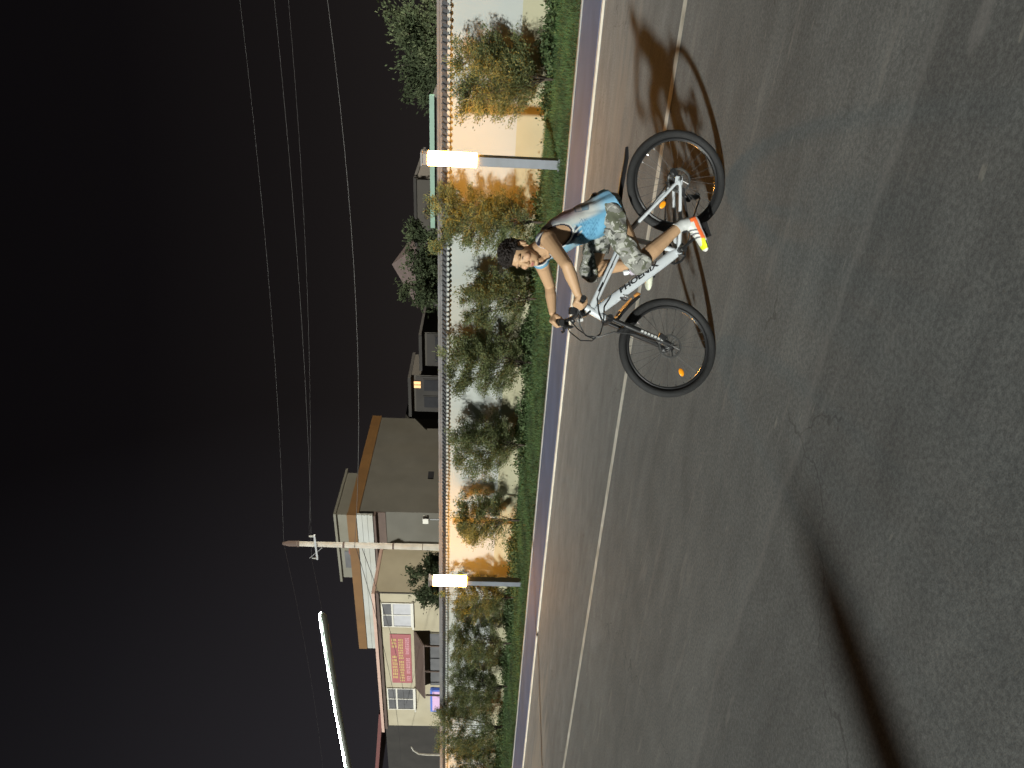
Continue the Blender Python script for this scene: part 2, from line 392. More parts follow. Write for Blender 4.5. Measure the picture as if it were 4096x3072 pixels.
# taller weeds along the foot of the wall, in patches
xs = rng.uniform(-38, 3, 46000); keep = (np.sin(xs * 1.7) + np.sin(xs * 0.63 + 2) + rng.normal(0, .7, len(xs))) > -0.2
xs = xs[keep]; n = len(xs); ys = 18.42 - np.abs(rng.normal(0, 0.40, n)); hh = np.clip(0.17 + 0.16 * (np.sin(xs * 2.3) + np.sin(xs * 5.1 + 1)) * .5 + rng.normal(0, .09, n), 0.05, 0.50)
b = np.stack([xs, ys, gz(xs, ys)], 1); up = rng.uniform(0.25, 1, n) * hh
c = b + np.stack([rng.normal(0, .05, n), rng.normal(0, .05, n) - 0.02, up], 1)
def leafquads(c, s, asp=0.45, flat=0.5):
    n = len(c); d = rng.normal(0, 1, (n, 3)); d[:, 2] *= flat; d /= np.linalg.norm(d, axis=1)[:, None]
    q = rng.normal(0, 1, (n, 3)); q -= d * np.sum(q * d, 1)[:, None]; q /= np.linalg.norm(q, axis=1)[:, None]
    s = np.asarray(s).reshape(-1, 1) * np.ones((n, 1)); a = d * s; bb = q * s * asp
    return np.stack([c - a, c + bb, c + a, c - bb], 1)
tag(quads('weeds', leafquads(c, rng.uniform(.03, .075, n), .4, 1.2), M_weed), kind='stuff')

# ------------------------------------------------------------------ boundary wall with a tiled coping
WY = 18.5
M_plaster = mat('white plaster', (0.295, 0.315, 0.305), 0.9, var=0.05, scale=0.8, dirt=0.16, bump=0.12, bscale=25, stretch=(1, 1, 0.45))
M_dado = mat('cream plaster', (0.285, 0.275, 0.19), 0.9, var=0.07, scale=1.2, dirt=0.22, bump=0.12, bscale=25)
M_tile = mat('coping tile', (0.085, 0.087, 0.095), 0.75, var=0.22, scale=4, dirt=0.25)
M_ridge = mat('ridge tile', (0.115, 0.115, 0.120), 0.75, var=0.14, scale=2.5, dirt=0.25)
wall = thing('boundary_wall', 'long white plastered wall with grey tiled coping and cream foot behind the shrubs', 'wall', (0, WY, 0))
MB().bx(-90, 60, 0, 0.30, -0.1, 2.61).build('wall_body', M_plaster, wall, smooth=False)
MB().bx(-90, 60, -0.006, -0.0005, 0.0, 0.97).build('dado', M_dado, wall, smooth=False)
MB().bx(-90, 60, -0.10, 0.40, 2.612, 2.646).build('moulding', M_plaster, wall, smooth=False)
mb = MB(); mb.bx(-90, 60, -0.13, 0.43, 2.648, 2.678); mb.add([(x, y, z) for x in (-90, 60) for (y, z) in ((-0.13, 2.679), (0.43, 2.679), (0.22, 2.80), (0.08, 2.80))],
       [(0, 1, 2, 3), (4, 7, 6, 5), (0, 3, 7, 4), (1, 5, 6, 2)]); mb.build('eave_bed', M_tile, wall, smooth=False)
mb = MB()
for k, (yy, z0, z1) in enumerate(((0.12, 2.801, 2.835), (0.10, 2.837, 2.868), (0.12, 2.870, 2.890), (0.10, 2.892, 2.930))): mb.bx(-90, 60, 0.15 - yy, 0.15 + yy, z0, z1)
mb.build('ridge', M_ridge, wall, smooth=False)
# one barrel tile (with its round drip end), repeated along the wall
tm = MB(); prof = []
for sgn in (0, 1):
    for k in range(7):
        a = math.pi * k / 6; prof.append((0.052 * math.cos(a), 0.045 * math.sin(a)))
pts = []
for (y, z) in ((-0.165, 2.674), (0.07, 2.815)):
    for k in range(7):
        a = math.pi * k / 6; pts.append((0.034 * math.cos(a), y, z + 0.037 * math.sin(a)))
tm.add(pts, [(k, k + 1, k + 8, k + 7) for k in range(6)])
tile_me = tm.mesh('roof_tile')
dm = MB(); c0 = (0, -0.17, 2.664); ring = [(0.054 * math.cos(2 * math.pi * k / 10), -0.166, 2.635 + 0.040 * math.sin(2 * math.pi * k / 10)) for k in range(10)]
ring2 = [(x, -0.186, z) for x, y, z in ring]
dm.add(ring + ring2, [tuple(range(10)), tuple(range(19, 9, -1))] + [(k, (k + 1) % 10, (k + 1) % 10 + 10, k + 10) for k in range(10)])
drip_me = dm.mesh('drip_end', smooth=False)
tile_me.materials.append(M_tile); drip_me.materials.append(M_plaster)
N_T = 226; PITCH = 0.151
for i in range(N_T):
    x = 0.6 - i * PITCH + random.uniform(-.008, .008)
    a = link('roof_tile', tile_me, None, wall); a.location = (x, 0, random.uniform(-.004, .004)); a.rotation_euler = (0, 0, random.uniform(-.03, .03))
    b_ = link('drip_end', drip_me, None, wall); b_.location = (x, 0, random.uniform(-.009, .006)); b_.scale = (random.uniform(.82, 1.08), 1, 1)

# ------------------------------------------------------------------ garden lamps
LAMP = (1.0, 0.41, 0.055); LSTR = 116
M_post = mat('lamp post paint', (0.115, 0.128, 0.15), 0.5, metal=0.0, var=0.1, scale=5, dirt=0.2)
M_cap = mat('lamp cap', (0.10, 0.085, 0.075), 0.5, var=0.1)
M_glow = mat('lamp shade', (0.9, 0.85, 0.75), 0.6, emit=LAMP, estr=LSTR, var=0.0)
lamp = thing('garden_lamp', 'square garden lamp glowing between the broad dark shrub and the tall yellow-lit shrub', 'lamp', (-4.345, 15.8, 0.09), 0, 'square garden lamps along the lawn')
MB().bx(-.10, .10, -.10, .10, -0.10, 1.788).build('post', M_post, lamp, smooth=False, bevel=0.006)
MB().bx(-.14, .14, -.14, .14, -0.10, 0.04).build('base', M_post, lamp, smooth=False, bevel=0.006)
MB().bx(-.127, .127, -.127, .127, 1.79, 2.84).build('lamp_shade', M_glow, lamp, smooth=False, bevel=0.01)
MB().bx(-.117, .117, -.117, .117, 2.842, 2.95).bx(-.14, .14, -.14, .14, 2.952, 2.99).build('cap', M_cap, lamp, smooth=False)
dup(lamp, 'square garden lamp glowing below the grey building and utility pole', (-17.80, 16.2, 0.10))
dup(lamp, 'square garden lamp just past the shrub at the left end of the lawn', (-31.6, 16.2, 0.10))
dup(lamp, 'square garden lamp on the lawn beyond the rightmost shrub', (9.3, 15.8, 0.09))

# ------------------------------------------------------------------ shrubs on the lawn
M_leaf = mat('shrub leaves', (0.142, 0.168, 0.074), 0.7, var=0.28, scale=2.2, trans=0.42, spec=0.25)
M_leafd = mat('dark tree leaves', (0.050, 0.064, 0.034), 0.9, var=0.4, scale=1.5, trans=0.25, spec=0.1)
M_bark = mat('bark', (0.060, 0.048, 0.036), 0.9, var=0.3, scale=8, bump=0.4, bscale=30)
def shrub(name, label, cat, X, Y, h, w, n, seed, group, ml=None, stems=7, trunk_h=0.35, leaf=(0.035, 0.075), low=0.10, sparse=0.0, z0=0.06, tr=0.028, asp=0.32, shape=0.45):
    rs = np.random.default_rng(seed); w *= (1.10 if name == 'shrub' else 1.3); t = thing(name, label, cat, (X, Y, z0), 0, group)
    tb = MB(); tips = []
    tb.tube([(0, 0, -0.05), (rs.normal(0, .02), rs.normal(0, .02), trunk_h * 0.6), (rs.normal(0, .03), rs.normal(0, .03), trunk_h)], [tr * 1.25, tr, tr * 0.9], 7)
    n = int(n * (6.5 if name == 'shrub' else 5.5))
    for k in range(stems):
        a = 2 * math.pi * (k + rs.uniform(-.3, .3)) / stems; top = h * rs.uniform(0.72, 1.0) * (1 if k else 1)
        rr = w * shape * rs.uniform(0.5, 1.25)
        if k == 0: rr *= 0.2; top = h * 0.97
        p0 = np.array([0, 0, trunk_h * rs.uniform(.35, .95)]); p2 = np.array([math.cos(a) * rr, math.sin(a) * rr, top]); p1 = (p0 + p2) / 2 + np.array([math.cos(a), math.sin(a), 0]) * rr * 0.28
        C_ = [(1 - s) ** 2 * p0 + 2 * s * (1 - s) * p1 + s * s * p2 for s in np.linspace(0, 1, 6)]
        tb.tube(C_, [tr * .6, tr * .5, tr * .42, tr * .32, tr * .22, tr * .1], 5)
        for j in range(15):
            s = rs.uniform(0.06, 0.97); q = (1 - s) ** 2 * p0 + 2 * s * (1 - s) * p1 + s * s * p2
            b_ = a + rs.normal(0, 1.0); ln = w * rs.uniform(0.25, 0.72) * (1.10 - s * 0.66)
            e_ = q + np.array([math.cos(b_) * ln, math.sin(b_) * ln, ln * rs.uniform(0.1, 0.75)])
            if name == 'shrub': e_[1] = min(e_[1], 0.84)
            if e_[2] < low: e_[2] = low + rs.uniform(0, .1)
            tb.tube([q, (q + e_) / 2 + np.array([0, 0, .03]), e_], [tr * .25, tr * .18, tr * .08], 4); tips.append((q, e_))
        tips.append((p1, p2))
    tb.build('trunk', M_bark, t, fix=False)
    # leaves in sprays along the twigs
    tips_a = np.array([[a, b] for a, b in tips]); idx = rs.integers(0, len(tips_a), n); s = rs.uniform(0.18, 1.12, n)[:, None] ** 0.8
    P0 = tips_a[idx, 0]; P1 = tips_a[idx, 1]; ax = P1 - P0; c = P0 + ax * s
    sd_ = rs.normal(0, 1, (n, 3)); c = c + sd_ * np.array([1, 1, .8]) * w * 0.056
    c[:, 2] = np.maximum(c[:, 2], low * 0.7 + rs.uniform(0, .05, n))
    if name == 'shrub': ov = c[:, 1] > 0.84; c[ov, 1] = 0.84 - np.abs(c[ov, 1] - 0.84) * rs.uniform(0, 1, ov.sum())
    d = ax / np.linalg.norm(ax, axis=1)[:, None] + rs.normal(0, .55, (n, 3)); d[:, 2] += 0.15; d /= np.linalg.norm(d, axis=1)[:, None]
    q = rs.normal(0, 1, (n, 3)); q -= d * np.sum(q * d, 1)[:, None]; q /= np.linalg.norm(q, axis=1)[:, None]
    L_ = rs.uniform(leaf[0], leaf[1], n)[:, None]
    P = np.stack([c - d * L_, c + q * L_ * asp, c + d * L_, c - q * L_ * asp], 1)
    quads('crown', P, ml or M_leaf, t)
    return t
G = 'bushy shrubs planted along the white wall'
SY = 17.5; KS = 17.5 / 19.5
specs = [
 (-3.25, 2.72, 1.36, 4300, 'broad dark shrub right of the nearest garden lamp, its branches reaching the coping', 'wide'),
 (-7.0, 3.36, 1.12, 4300, 'tall shrub lit yellow by the garden lamp, topping the wall behind the rider', 'tall'),
 (-9.35, 2.60, 1.05, 3000, 'low grey-green shrub just behind the head of the rider', ''),
 (-11.6, 3.02, 1.32, 4200, 'dense green shrub rising past the coping left of the handlebar', ''),
 (-14.85, 2.62, 1.35, 3700, 'rounded green shrub alone against pale wall, midway between the two lamps', ''),
 (-18.2, 2.60, 1.35, 1900, 'thin airy shrub with bare twigs right of the farther lamp', 'thin'),
 (-22.2, 3.10, 1.05, 3300, 'shrub lit yellow directly left of the farther lamp, below the grey building', ''),
 (-24.9, 2.82, 1.15, 3000, 'yellow-green shrub under the red banner on the cream house', ''),
 (-27.8, 2.84, 1.25, 3200, 'dark shrub under the brown awning and blue sign', ''),
 (-31.0, 3.40, 1.55, 3800, 'biggest dark shrub, topping the wall at the corner of the cream house', ''),
 (-34.6, 2.75, 1.35, 3000, 'last shrub at the left end, its gaps lit orange from behind', ''),
]
for i, (X, h, w_, n, lab, kd) in enumerate(specs):
    X *= KS; h = 1.58 + (h - 1.58) * KS - 0.20; w_ *= KS
    if kd == 'thin': shrub('shrub', lab, 'shrub', X, SY, h, w_, n, 40 + i, G, z0=.18, stems=5, trunk_h=0.7, leaf=(.022, .05), low=0.35)
    else: shrub('shrub', lab, 'shrub', X, SY + rng.uniform(-.1, .08), h, w_, n, 40 + i, G, stems=9, low=0.13, z0=.18, leaf=(.018, .043))

# ------------------------------------------------------------------ beyond the wall
GT = 'dark trees beyond the wall'
shrub('tree', 'leafy dark tree showing over the coping at the right end of the wall', 'tree', -5.0, 36, 6.1, 3.0, 5200, 81, GT, M_leafd, 8, 1.8, (.06, .12), 2.2, tr=.12, z0=0, asp=.45)
shrub('tree', 'leafy tree showing over the coping beside the yellow-lit shrub', 'tree', -14.9, 34, 5.75, 2.3, 4200, 82, GT, M_leafd, 8, 1.8, (.06, .12), 2.2, tr=.10, z0=0, asp=.45)
shrub('tree', 'dark tree over the coping just left of the utility pole', 'tree', -32.6, 30, 5.5, 1.9, 3800, 83, GT, M_leafd, 8, 1.6, (.055, .11), 2.0, tr=.10, z0=0, asp=.45)

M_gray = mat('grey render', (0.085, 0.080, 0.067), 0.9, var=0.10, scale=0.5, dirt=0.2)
M_orange = mat('orange roof band', (0.120, 0.056, 0.011), 0.7, var=0.10, scale=1.0, dirt=0.15)
M_wpanel = mat('white panel', (0.31, 0.32, 0.305), 0.6, var=0.05, scale=1.0, dirt=0.12)
M_brown = mat('brown soffit', (0.075, 0.050, 0.040), 0.8, var=0.12, scale=2)
M_cream = mat('cream render', (0.33, 0.295, 0.215), 0.9, var=0.07, scale=0.6, dirt=0.16)
M_rooft = mat('weathered rooftop render', (0.15, 0.145, 0.12), 0.9, var=0.1, scale=0.6, dirt=0.2)
M_dark = mat('dark opening', (0.02, 0.02, 0.022), 0.9, var=0.1, spec=0.1)
M_glass = mat('window glass', (0.11, 0.11, 0.115), 0.15, var=0.2, scale=0.8)
M_curtain = mat('pale curtain', (0.36, 0.36, 0.38), 0.85, var=0.08, scale=2)
M_frame = mat('white window frame', (0.50, 0.48, 0.43), 0.6, var=0.05)
M_pinkeave = mat('pinkish eave', (0.40, 0.27, 0.22), 0.7, var=0.08)
M_maroon = mat('maroon roof', (0.10, 0.028, 0.026), 0.7, var=0.15)
M_redb = mat('red banner cloth', (0.27, 0.085, 0.092), 0.8, var=0.08, scale=1.5)
M_yel = mat('yellow print', (0.44, 0.32, 0.13), 0.8, var=0.10, scale=4)
M_pink = mat('pink print', (0.55, 0.28, 0.32), 0.8, var=0.08, scale=4)
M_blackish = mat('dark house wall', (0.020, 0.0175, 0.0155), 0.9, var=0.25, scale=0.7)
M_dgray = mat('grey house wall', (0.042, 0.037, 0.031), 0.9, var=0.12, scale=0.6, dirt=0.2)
M_greenm = mat('green painted metal', (0.075, 0.16, 0.11), 0.5, var=0.12)
M_pole = mat('concrete pole', (0.37, 0.355, 0.32), 0.85, var=0.14, scale=3, dirt=0.2)
M_cable = mat('cable', (0.024, 0.022, 0.022), 0.6, var=0.1)
M_steel = mat('galvanised steel', (0.36, 0.37, 0.38), 0.4, metal=0.8, var=0.1)

# grey building with the orange and white roof fascia
gb = thing('grey_building', 'grey rendered building with orange roof band and white boarded fascia behind the cream house', 'building', (-41.2, 44, 0))
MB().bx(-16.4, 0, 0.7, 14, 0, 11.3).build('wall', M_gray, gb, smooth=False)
MB().bx(-16.6, 0.12, 13.2, 14.12, 11.302, 12.2).bx(-0.10, 0.12, 0.36, 13.2, 11.32, 12.2).bx(-16.5, -0.3, 0.45, 13.1, 11.302, 11.40).build('roof_band', M_orange, gb, smooth=False)
MB().bx(-16.6, 0.12, 0.06, 0.355, 11.50, 12.25).build('fascia_band', M_orange, gb, smooth=False)
for k in range(3):
    MB().bx(-16.58, 0.10, 0.10 + .01 * k, 0.33, 10.18 + k * 0.435, 10.18 + k * 0.435 + 0.41).build('board', M_wpanel, gb, smooth=False)
MB().bx(-16.5, 0.0, 0.12, 0.69, 9.95, 10.12).build('soffit', M_brown, gb, smooth=False)
MB().bx(-16.5, -0.02, 0.62, 0.695, 9.2, 9.94).build('lintel', M_brown, gb, smooth=False)
v_ = MB().bx(-0.01, 0.12, 5.0, 5.9, 5.6, 6.1); v_.build('vent', M_dark, gb, smooth=False)
rr_ = MB().bx(-13.6, -5.4, 6, 12, 11.42, 14.6).build('rooftop_room', M_rooft, gb, smooth=False)
MB().bx(-13.9, -5.1, 5.7, 12.3, 14.602, 14.82).build('roof', M_rooft, rr_, smooth=False)
MB().bx(-12.2, -10.0, 5.93, 5.995, 12.6, 14.2).build('window', M_glass, rr_, smooth=False)
MB().bx(-8.3, -6.6, 5.94, 5.996, 12.3, 13.6).build('door', M_dark, rr_, smooth=False)
tk = MB().lathe((-9.0, 5.2, 11.42), (0, 0, 1), [(0.75, 0), (0.75, 1.7), (0.4, 2.1), (0.1, 2.15)], 16).build('water_tank', mat('reddish tank', (0.30, 0.13, 0.10), 0.5), gb)

# cream house
ch = thing('cream_house', 'cream rendered house with two white framed windows and a pinkish eave above the wall', 'building', (-45.4, 40, 0))
MB().bx(-18.0, 0, 0, 9, 0, 9.55).build('wall', M_cream, ch, smooth=False)
MB().bx(-18.4, 0.25, -0.45, 9.2, 9.552, 9.80).build('eave', M_pinkeave, ch, smooth=False)
MB().bx(-18.2, 0.1, -0.25, -0.002, 9.28, 9.55).build('eave_board', M_brown, ch, smooth=False)
def window(x0, x1, z0, z1, lit):
    f = MB(); t = 0.10
    f.bx(x0, x1, -0.10, 0.0, z0, z0 + t).bx(x0, x1, -0.10, 0.0, z1 - t, z1).bx(x0, x0 + t, -0.10, 0.0, z0 + t, z1 - t).bx(x1 - t, x1, -0.10, 0.0, z0 + t, z1 - t)
    zm = z0 + (z1 - z0) * 0.62; f.bx(x0 + t, x1 - t, -0.10, 0.0, zm, zm + 0.14)
    xm = (x0 + x1) / 2; f.bx(xm - .05, xm + .05, -0.09, 0.0, z0 + t, zm); f.bx(xm - .05, xm + .05, -0.09, 0.0, zm + .14, z1 - t)
    w_ = f.build('window', M_frame, ch, smooth=False)
    for (a, b_) in ((x0 + t, xm - .05), (xm + .05, x1 - t)):
        MB().bx(a, b_, -0.04, -0.012, z0 + t, zm).build('pane', M_curtain if lit else M_glass, w_, smooth=False)
        MB().bx(a, b_, -0.04, -0.012, zm + .14, z1 - t).build('pane', M_glass, w_, smooth=False)
    MB().bx(x0 - .15, x1 + .15, -0.22, -0.002, z0 - .14, z0 - .002).build('sill', M_frame, w_, smooth=False)
    return w_
w1 = window(-4.1, -1.2, 6.7, 9.15, True); w1['label'] = 'window with pale curtains'
w2 = window(-15.4, -12.3, 6.75, 9.15, False); w2['label'] = 'dark window with white bars'
aw = MB(); aw.add([(-11.9, -1.3, 5.75), (-4.8, -1.3, 5.75), (-4.6, -0.002, 6.62), (-12.3, -0.002, 6.62), (-11.9, -1.3, 5.62), (-4.8, -1.3, 5.62), (-4.6, -0.002, 6.5), (-12.3, -0.002, 6.5)],
    [(0, 1, 2, 3), (7, 6, 5, 4), (0, 4, 5, 1), (1, 5, 6, 2), (2, 6, 7, 3), (3, 7, 4, 0)])
awn = aw.build('awning', M_brown, ch, smooth=False)
for x in (-11.6, -8.3, -5.0): MB().bx(x - .06, x + .06, -1.24, -1.12, 2.2, 5.61).build('post', M_brown, awn, smooth=False)
MB().bx(-11.8, -4.9, -0.05, -0.003, 3.4, 5.3).build('shopfront', M_glass, ch, smooth=False)
MB().bx(-0.10, 0.0, -0.10, -0.003, 4.0, 9.27).build('drainpipe', M_dgray, ch, smooth=False)
bn = thing('banner', 'red banner with yellow and pink lettering between the windows of the cream house', 'banner', (-45.4, 40, 0))
MB().bx(-11.55, -5.05, -0.055, -0.012, 6.88, 8.62).build('cloth', M_redb, bn, smooth=False)
def glyphs(x0, x1, z0, z1, m, seed, cw):
    rs = random.Random(seed); g_ = MB(); x = x0
    while x + cw * 0.8 < x1:
        wd = cw * 0.84
        for k in range(3): zz = z0 + (z1 - z0) * (0.12 + 0.36 * k + rs.uniform(-.06, .06)); g_.bx(x, x + wd * rs.uniform(.7, 1), -0.068, -0.058, zz, zz + (z1 - z0) * .15)
        for k in range(2): xx = x + wd * (0.15 + 0.5 * k + rs.uniform(-.06, .1)); g_.bx(xx, xx + wd * .17, -0.073, -0.0695, z0 + (z1 - z0) * rs.uniform(0, .3), z1 - (z1 - z0) * rs.uniform(0, .25))
        x += cw
    g_.build('lettering', m, bn, smooth=False)
glyphs(-6.75, -5.25, 8.08, 8.50, M_yel, 1, 0.42); glyphs(-10.9, -7.7, 8.05, 8.50, M_yel, 2, 0.46)
glyphs(-8.25, -5.3, 7.52, 7.94, M_yel, 3, 0.34); glyphs(-11.3, -8.45, 7.50, 7.93, M_yel, 4, 0.36)
glyphs(-7.6, -5.3, 7.02, 7.34, M_pink, 5, 0.24); glyphs(-10.2, -7.85, 7.0, 7.33, M_pink, 6, 0.24); glyphs(-11.2, -10.4, 7.0, 7.32, M_pink, 7, 0.24)
sg = thing('lit_sign', 'lit lilac sign board with blue edges low on the cream house, just over the wall', 'sign', (-45.4, 40, 0))
MB().bx(-15.35, -12.2, -0.28, -0.012, 3.9, 5.30).build('frame', mat('blue sign edge', (0.05, 0.09, 0.30), 0.5, emit=(0.12, 0.25, 0.9), estr=0.22), sg, smooth=False)
MB().bx(-15.15, -12.4, -0.31, -0.282, 4.1, 5.12).build('panel', mat('lilac sign panel', (0.3, 0.2, 0.3), 0.5, emit=(0.55, 0.36, 0.55), estr=0.55), sg, smooth=False)

# row of stepped houses behind the wall
GH = 'stepped row houses behind the wall'
def house(label, x, y, wd, dp, ht, lit=False, n=2):
    h = thing('row_house', label, 'house', (x, y, 0), 0, GH)
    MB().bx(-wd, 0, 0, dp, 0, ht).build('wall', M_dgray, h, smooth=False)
    MB().bx(-wd - .1, 0.08, -0.5, dp + .1, ht + .002, ht + .18).build('roof', M_blackish, h, smooth=False)
    MB().bx(-wd + .02, -0.06, -0.05, -0.003, 0.3, ht - .25).build('facade', M_blackish, h, smooth=False)  # front coloured darker than the side wall to stand for its missing light
    for k in range(n):
        z = ht - 1.9 - 2.1 * k
        for j in range(2):
            xx = -wd + wd * (0.12 + 0.46 * j)
            w_ = MB().bx(xx, xx + wd * .34, -0.09, -0.052, z, z + 1.2).build('window', M_blackish, h, smooth=False)
            MB().bx(xx + .06, xx + wd * .34 - .06, -0.11, -0.0905, z + .06, z + 1.14).build('pane', M_dark, w_, smooth=False)
        b_ = MB()
        for j in range(7): b_.bx(-wd + wd * j / 6.5, -wd + wd * j / 6.5 + .04, -0.46, -0.42, z - .75, z - .08)
        b_.bx(-wd, 0, -0.47, -0.41, z - .08, z - .02); b_.build('railing', M_dgray, h, smooth=False)
    return h
house('dark row house with grey side wall, lowest step left of the leafy tree', -20.7, 38, 2.3, 3.2, 5.27, n=1)
h2 = house('dark row house with one small orange-lit window', -23.7, 38, 2.7, 2.5, 5.98, n=2)
lw = MB().bx(-.86, -.40, -0.14, -0.112, 5.42, 5.83).build('window', mat('lit window', (0.4, 0.25, 0.1), 0.5, emit=(1.0, 0.50, 0.20), estr=0.85), h2, smooth=False)
lw['label'] = 'small window lit orange'
MB().bx(-.65, -.61, -0.16, -0.142, 5.40, 5.85).build('bar', M_blackish, lw, smooth=False)
house('dark row house half hidden behind the grey building, highest step of the row', -42.0, 58.4, 6.0, 3.4, 9.0, n=2)
fh = thing('flat_house', 'plain grey flat-roofed house over the wall beside the nearest lamp', 'house', (-11.6, 38, 0))
MB().bx(-3.6, 0, 0, 6, 0, 5.45).build('wall', M_dgray, fh, smooth=False); MB().bx(-3.7, .1, -.1, 6.1, 5.452, 5.6).build('roof', M_blackish, fh, smooth=False)
MB().bx(-2.6, -1.6, -.06, -.003, 3.0, 4.2).build('window', M_glass, fh, smooth=False)
gs = thing('green_shed', 'low shed with a green metal roof edge showing over the coping behind the nearest lamp', 'shed', (-5.9, 30, 0))
MB().bx(-5.1, 0, 0.1, 4, 0, 3.85).build('wall', M_blackish, gs, smooth=False)
MB().bx(-5.3, 0.1, -0.08, 0.12, 3.87, 4.06).build('roof_edge', M_greenm, gs, smooth=False)
MB().bx(-5.2, 0.0, 0.13, 4.1, 3.852, 3.98).build('roof', M_blackish, gs, smooth=False)
def peaked(label, x, y, wd, eave, top):
    h = thing('peaked_house', label, 'house', (x, y, 0), 0, 'far houses with pointed roofs')
    MB().bx(-wd, wd, -wd, wd, 0, eave).build('wall', M_blackish, h, smooth=False)
    MB().add([(-wd - .2, -wd - .2, eave + .003), (wd + .2, -wd - .2, eave + .003), (wd + .2, wd + .2, eave + .003), (-wd - .2, wd + .2, eave + .003), (0, 0, top)], [(0, 1, 4), (1, 2, 4), (2, 3, 4), (3, 0, 4), (3, 2, 1, 0)]).build('roof', mat('dusky pink roof', (0.085, 0.062, 0.058), 0.8, var=.15), h, smooth=False)
peaked('far house with a pointed dusky pink roof above the leafy tree by the yellow shrub', -23.8, 55, 2.4, 7.0, 9.3)
peaked('far house whose pointed roof just clears the coping left of the rightmost tree', -9.9, 55, 1.5, 5.3, 6.35)
ds = thing('dark_hall', 'dark hall with a maroon roof edge left of the cream house', 'building', (-64.5, 42, 0))
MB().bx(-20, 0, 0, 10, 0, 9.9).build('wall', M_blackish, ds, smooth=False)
MB().add([(0.6, -0.6, 10.0), (-20, -0.6, 11.8), (-20, 10.2, 11.8), (0.6, 10.2, 10.0), (0.6, -0.6, 10.35), (-20, -0.6, 12.15), (-20, 10.2, 12.15), (0.6, 10.2, 10.35)],
   [(0, 1, 2, 3), (7, 6, 5, 4), (0, 4, 5, 1), (1, 5, 6, 2), (2, 6, 7, 3), (3, 7, 4, 0)]).build('roof', M_maroon, ds, smooth=False)
cp = tag(MB().tube([(-59.6, 35, 0), (-59.6, 35, 5.2), (-59.5, 35, 5.9), (-59.0, 35, 6.35), (-58.5, 35, 6.5)], [.09, .08, .07, .06, .05], 8).build('curved_pole', M_pole), 'thin pale pole with a curved top in front of the dark hall', 'pole')
mbx = thing('mast_box', 'small white box on a thin mast over the coping, right of the utility pole', 'mast', (-30.0, 32, 0))
MB().tube([(0, 0, 0), (0, 0, 4.5)], .035, 6).build('mast', M_steel, mbx)
MB().tube([(0, 0, 3.4), (.45, 0, 3.0), (.5, .1, 0)], .02, 5).build('stay', M_steel, mbx)
MB().bx(-.2, .2, -.2, .15, 4.5, 4.85).build('box', M_frame, mbx, smooth=False, bevel=.02)

# a street lamp of the lane behind the wall, to the right of the view
sl = thing('street_lamp', 'tall hooded street lamp in the lane behind the wall, right of the view', 'street lamp', (24.5, 40, 0))
MB().tube([(0, 0, 0), (0, 0, 7.2), (-.3, 0, 7.7), (-1.2, 0, 7.9)], [.09, .06, .05, .045], 10).build('post', M_steel, sl)
MB().bx(-1.9, -1.2, -.15, .15, 7.84, 7.98).build('hood', M_dgray, sl, smooth=False, bevel=.03)
MB().bx(-1.82, -1.28, -.11, .11, 7.815, 7.838).build('lamp_glass', mat('street lamp glass', (.8, .8, .8), .5, emit=(1.0, .93, .78), estr=25, var=0), sl, smooth=False)
ld = bpy.data.lights.new('lamp_light', 'SPOT'); ld.energy = 200000; ld.color = (1.0, .93, .78); ld.spot_size = R(112); ld.spot_blend = .5; ld.shadow_soft_size = .15
lo = bpy.data.objects.new('lamp_light', ld); COL.objects.link(lo); lo.parent = sl; lo.location = (-1.55, 0, 7.78); lo.rotation_euler = Vector((-1, .16, -.16)).to_track_quat('-Z', 'Y').to_euler()

# utility pole and cables
up_ = thing('utility_pole', 'pale concrete utility pole standing behind the wall in front of the grey building', 'pole', (-23.2, 23, 0))
MB().tube([(0, 0, -.2), (0, 0, 9.75)], [.165, .105], 14).build('shaft', M_pole, up_)
MB().tube([(0, 0, 9.4), (0, 0, 9.75), (0, 0, 10.02)], [.125, .125, .06], 10).build('top_cap', M_brown, up_)
for z in (9.3, 7.35, 5.2, 3.9): MB().lathe((0, 0, z), (0, 0, 1), [(.14, 0), (.14, .08)], 14).build('clamp', M_brown, up_)
MB().bx(-.75, .7, -.19, -.12, 8.52, 8.60).build('crossarm', M_steel, up_, smooth=False)
MB().tube([(-.7, -.15, 8.9), (-.05, -.15, 8.3)], .02, 6).build('brace', M_steel, up_)
for x in (-.68, .62): MB().lathe((x, -.155, 8.6), (0, 0, 1), [(.03, 0), (.05, .05), (.03, .09), (.05, .13), (.02, .2)], 10).build('insulator', M_wpanel, up_)
def cable(label, a, b_, sag, r=0.012):
    a = np.array(a, float); b_ = np.array(b_, float); pts = [a + (b_ - a) * t - np.array([0, 0, sag * 4 * t * (1 - t)]) for t in np.linspace(0, 1, 22)]
    return tag(MB().tube(pts, r, 5).build('overhead_cable', M_cable), label, 'cable', 'overhead cables')
cable('topmost overhead cable running right from the top of the utility pole', (-23.2, 23, 9.98), (6, 26, 9.7), .45, .0045)
cable('overhead cable running right from the left insulator of the crossarm', (-23.9, 22.85, 8.82), (6, 26, 8.65), .42, .0052)
cable('overhead cable running right from the right insulator of the crossarm', (-22.6, 22.85, 8.80), (6, 26, 8.2), .55, .004)
cable('thick low overhead cable sagging right from the middle of the pole', (-23.2, 22.85, 6.9), (6, 26, 7.75), .95, .0105)
cable('faint overhead cable running left from the top of the utility pole', (-23.2, 23, 9.98), (-64, 24, 12.0), .9, .004)
cable('faint overhead cable running left from the crossarm', (-23.9, 22.85, 8.82), (-64, 24, 10.6), .9, .004)
cable('upper service cable slanting across the cream house', (-23.2, 22.9, 6.85), (-66, 38, 8.0), .5, .014)
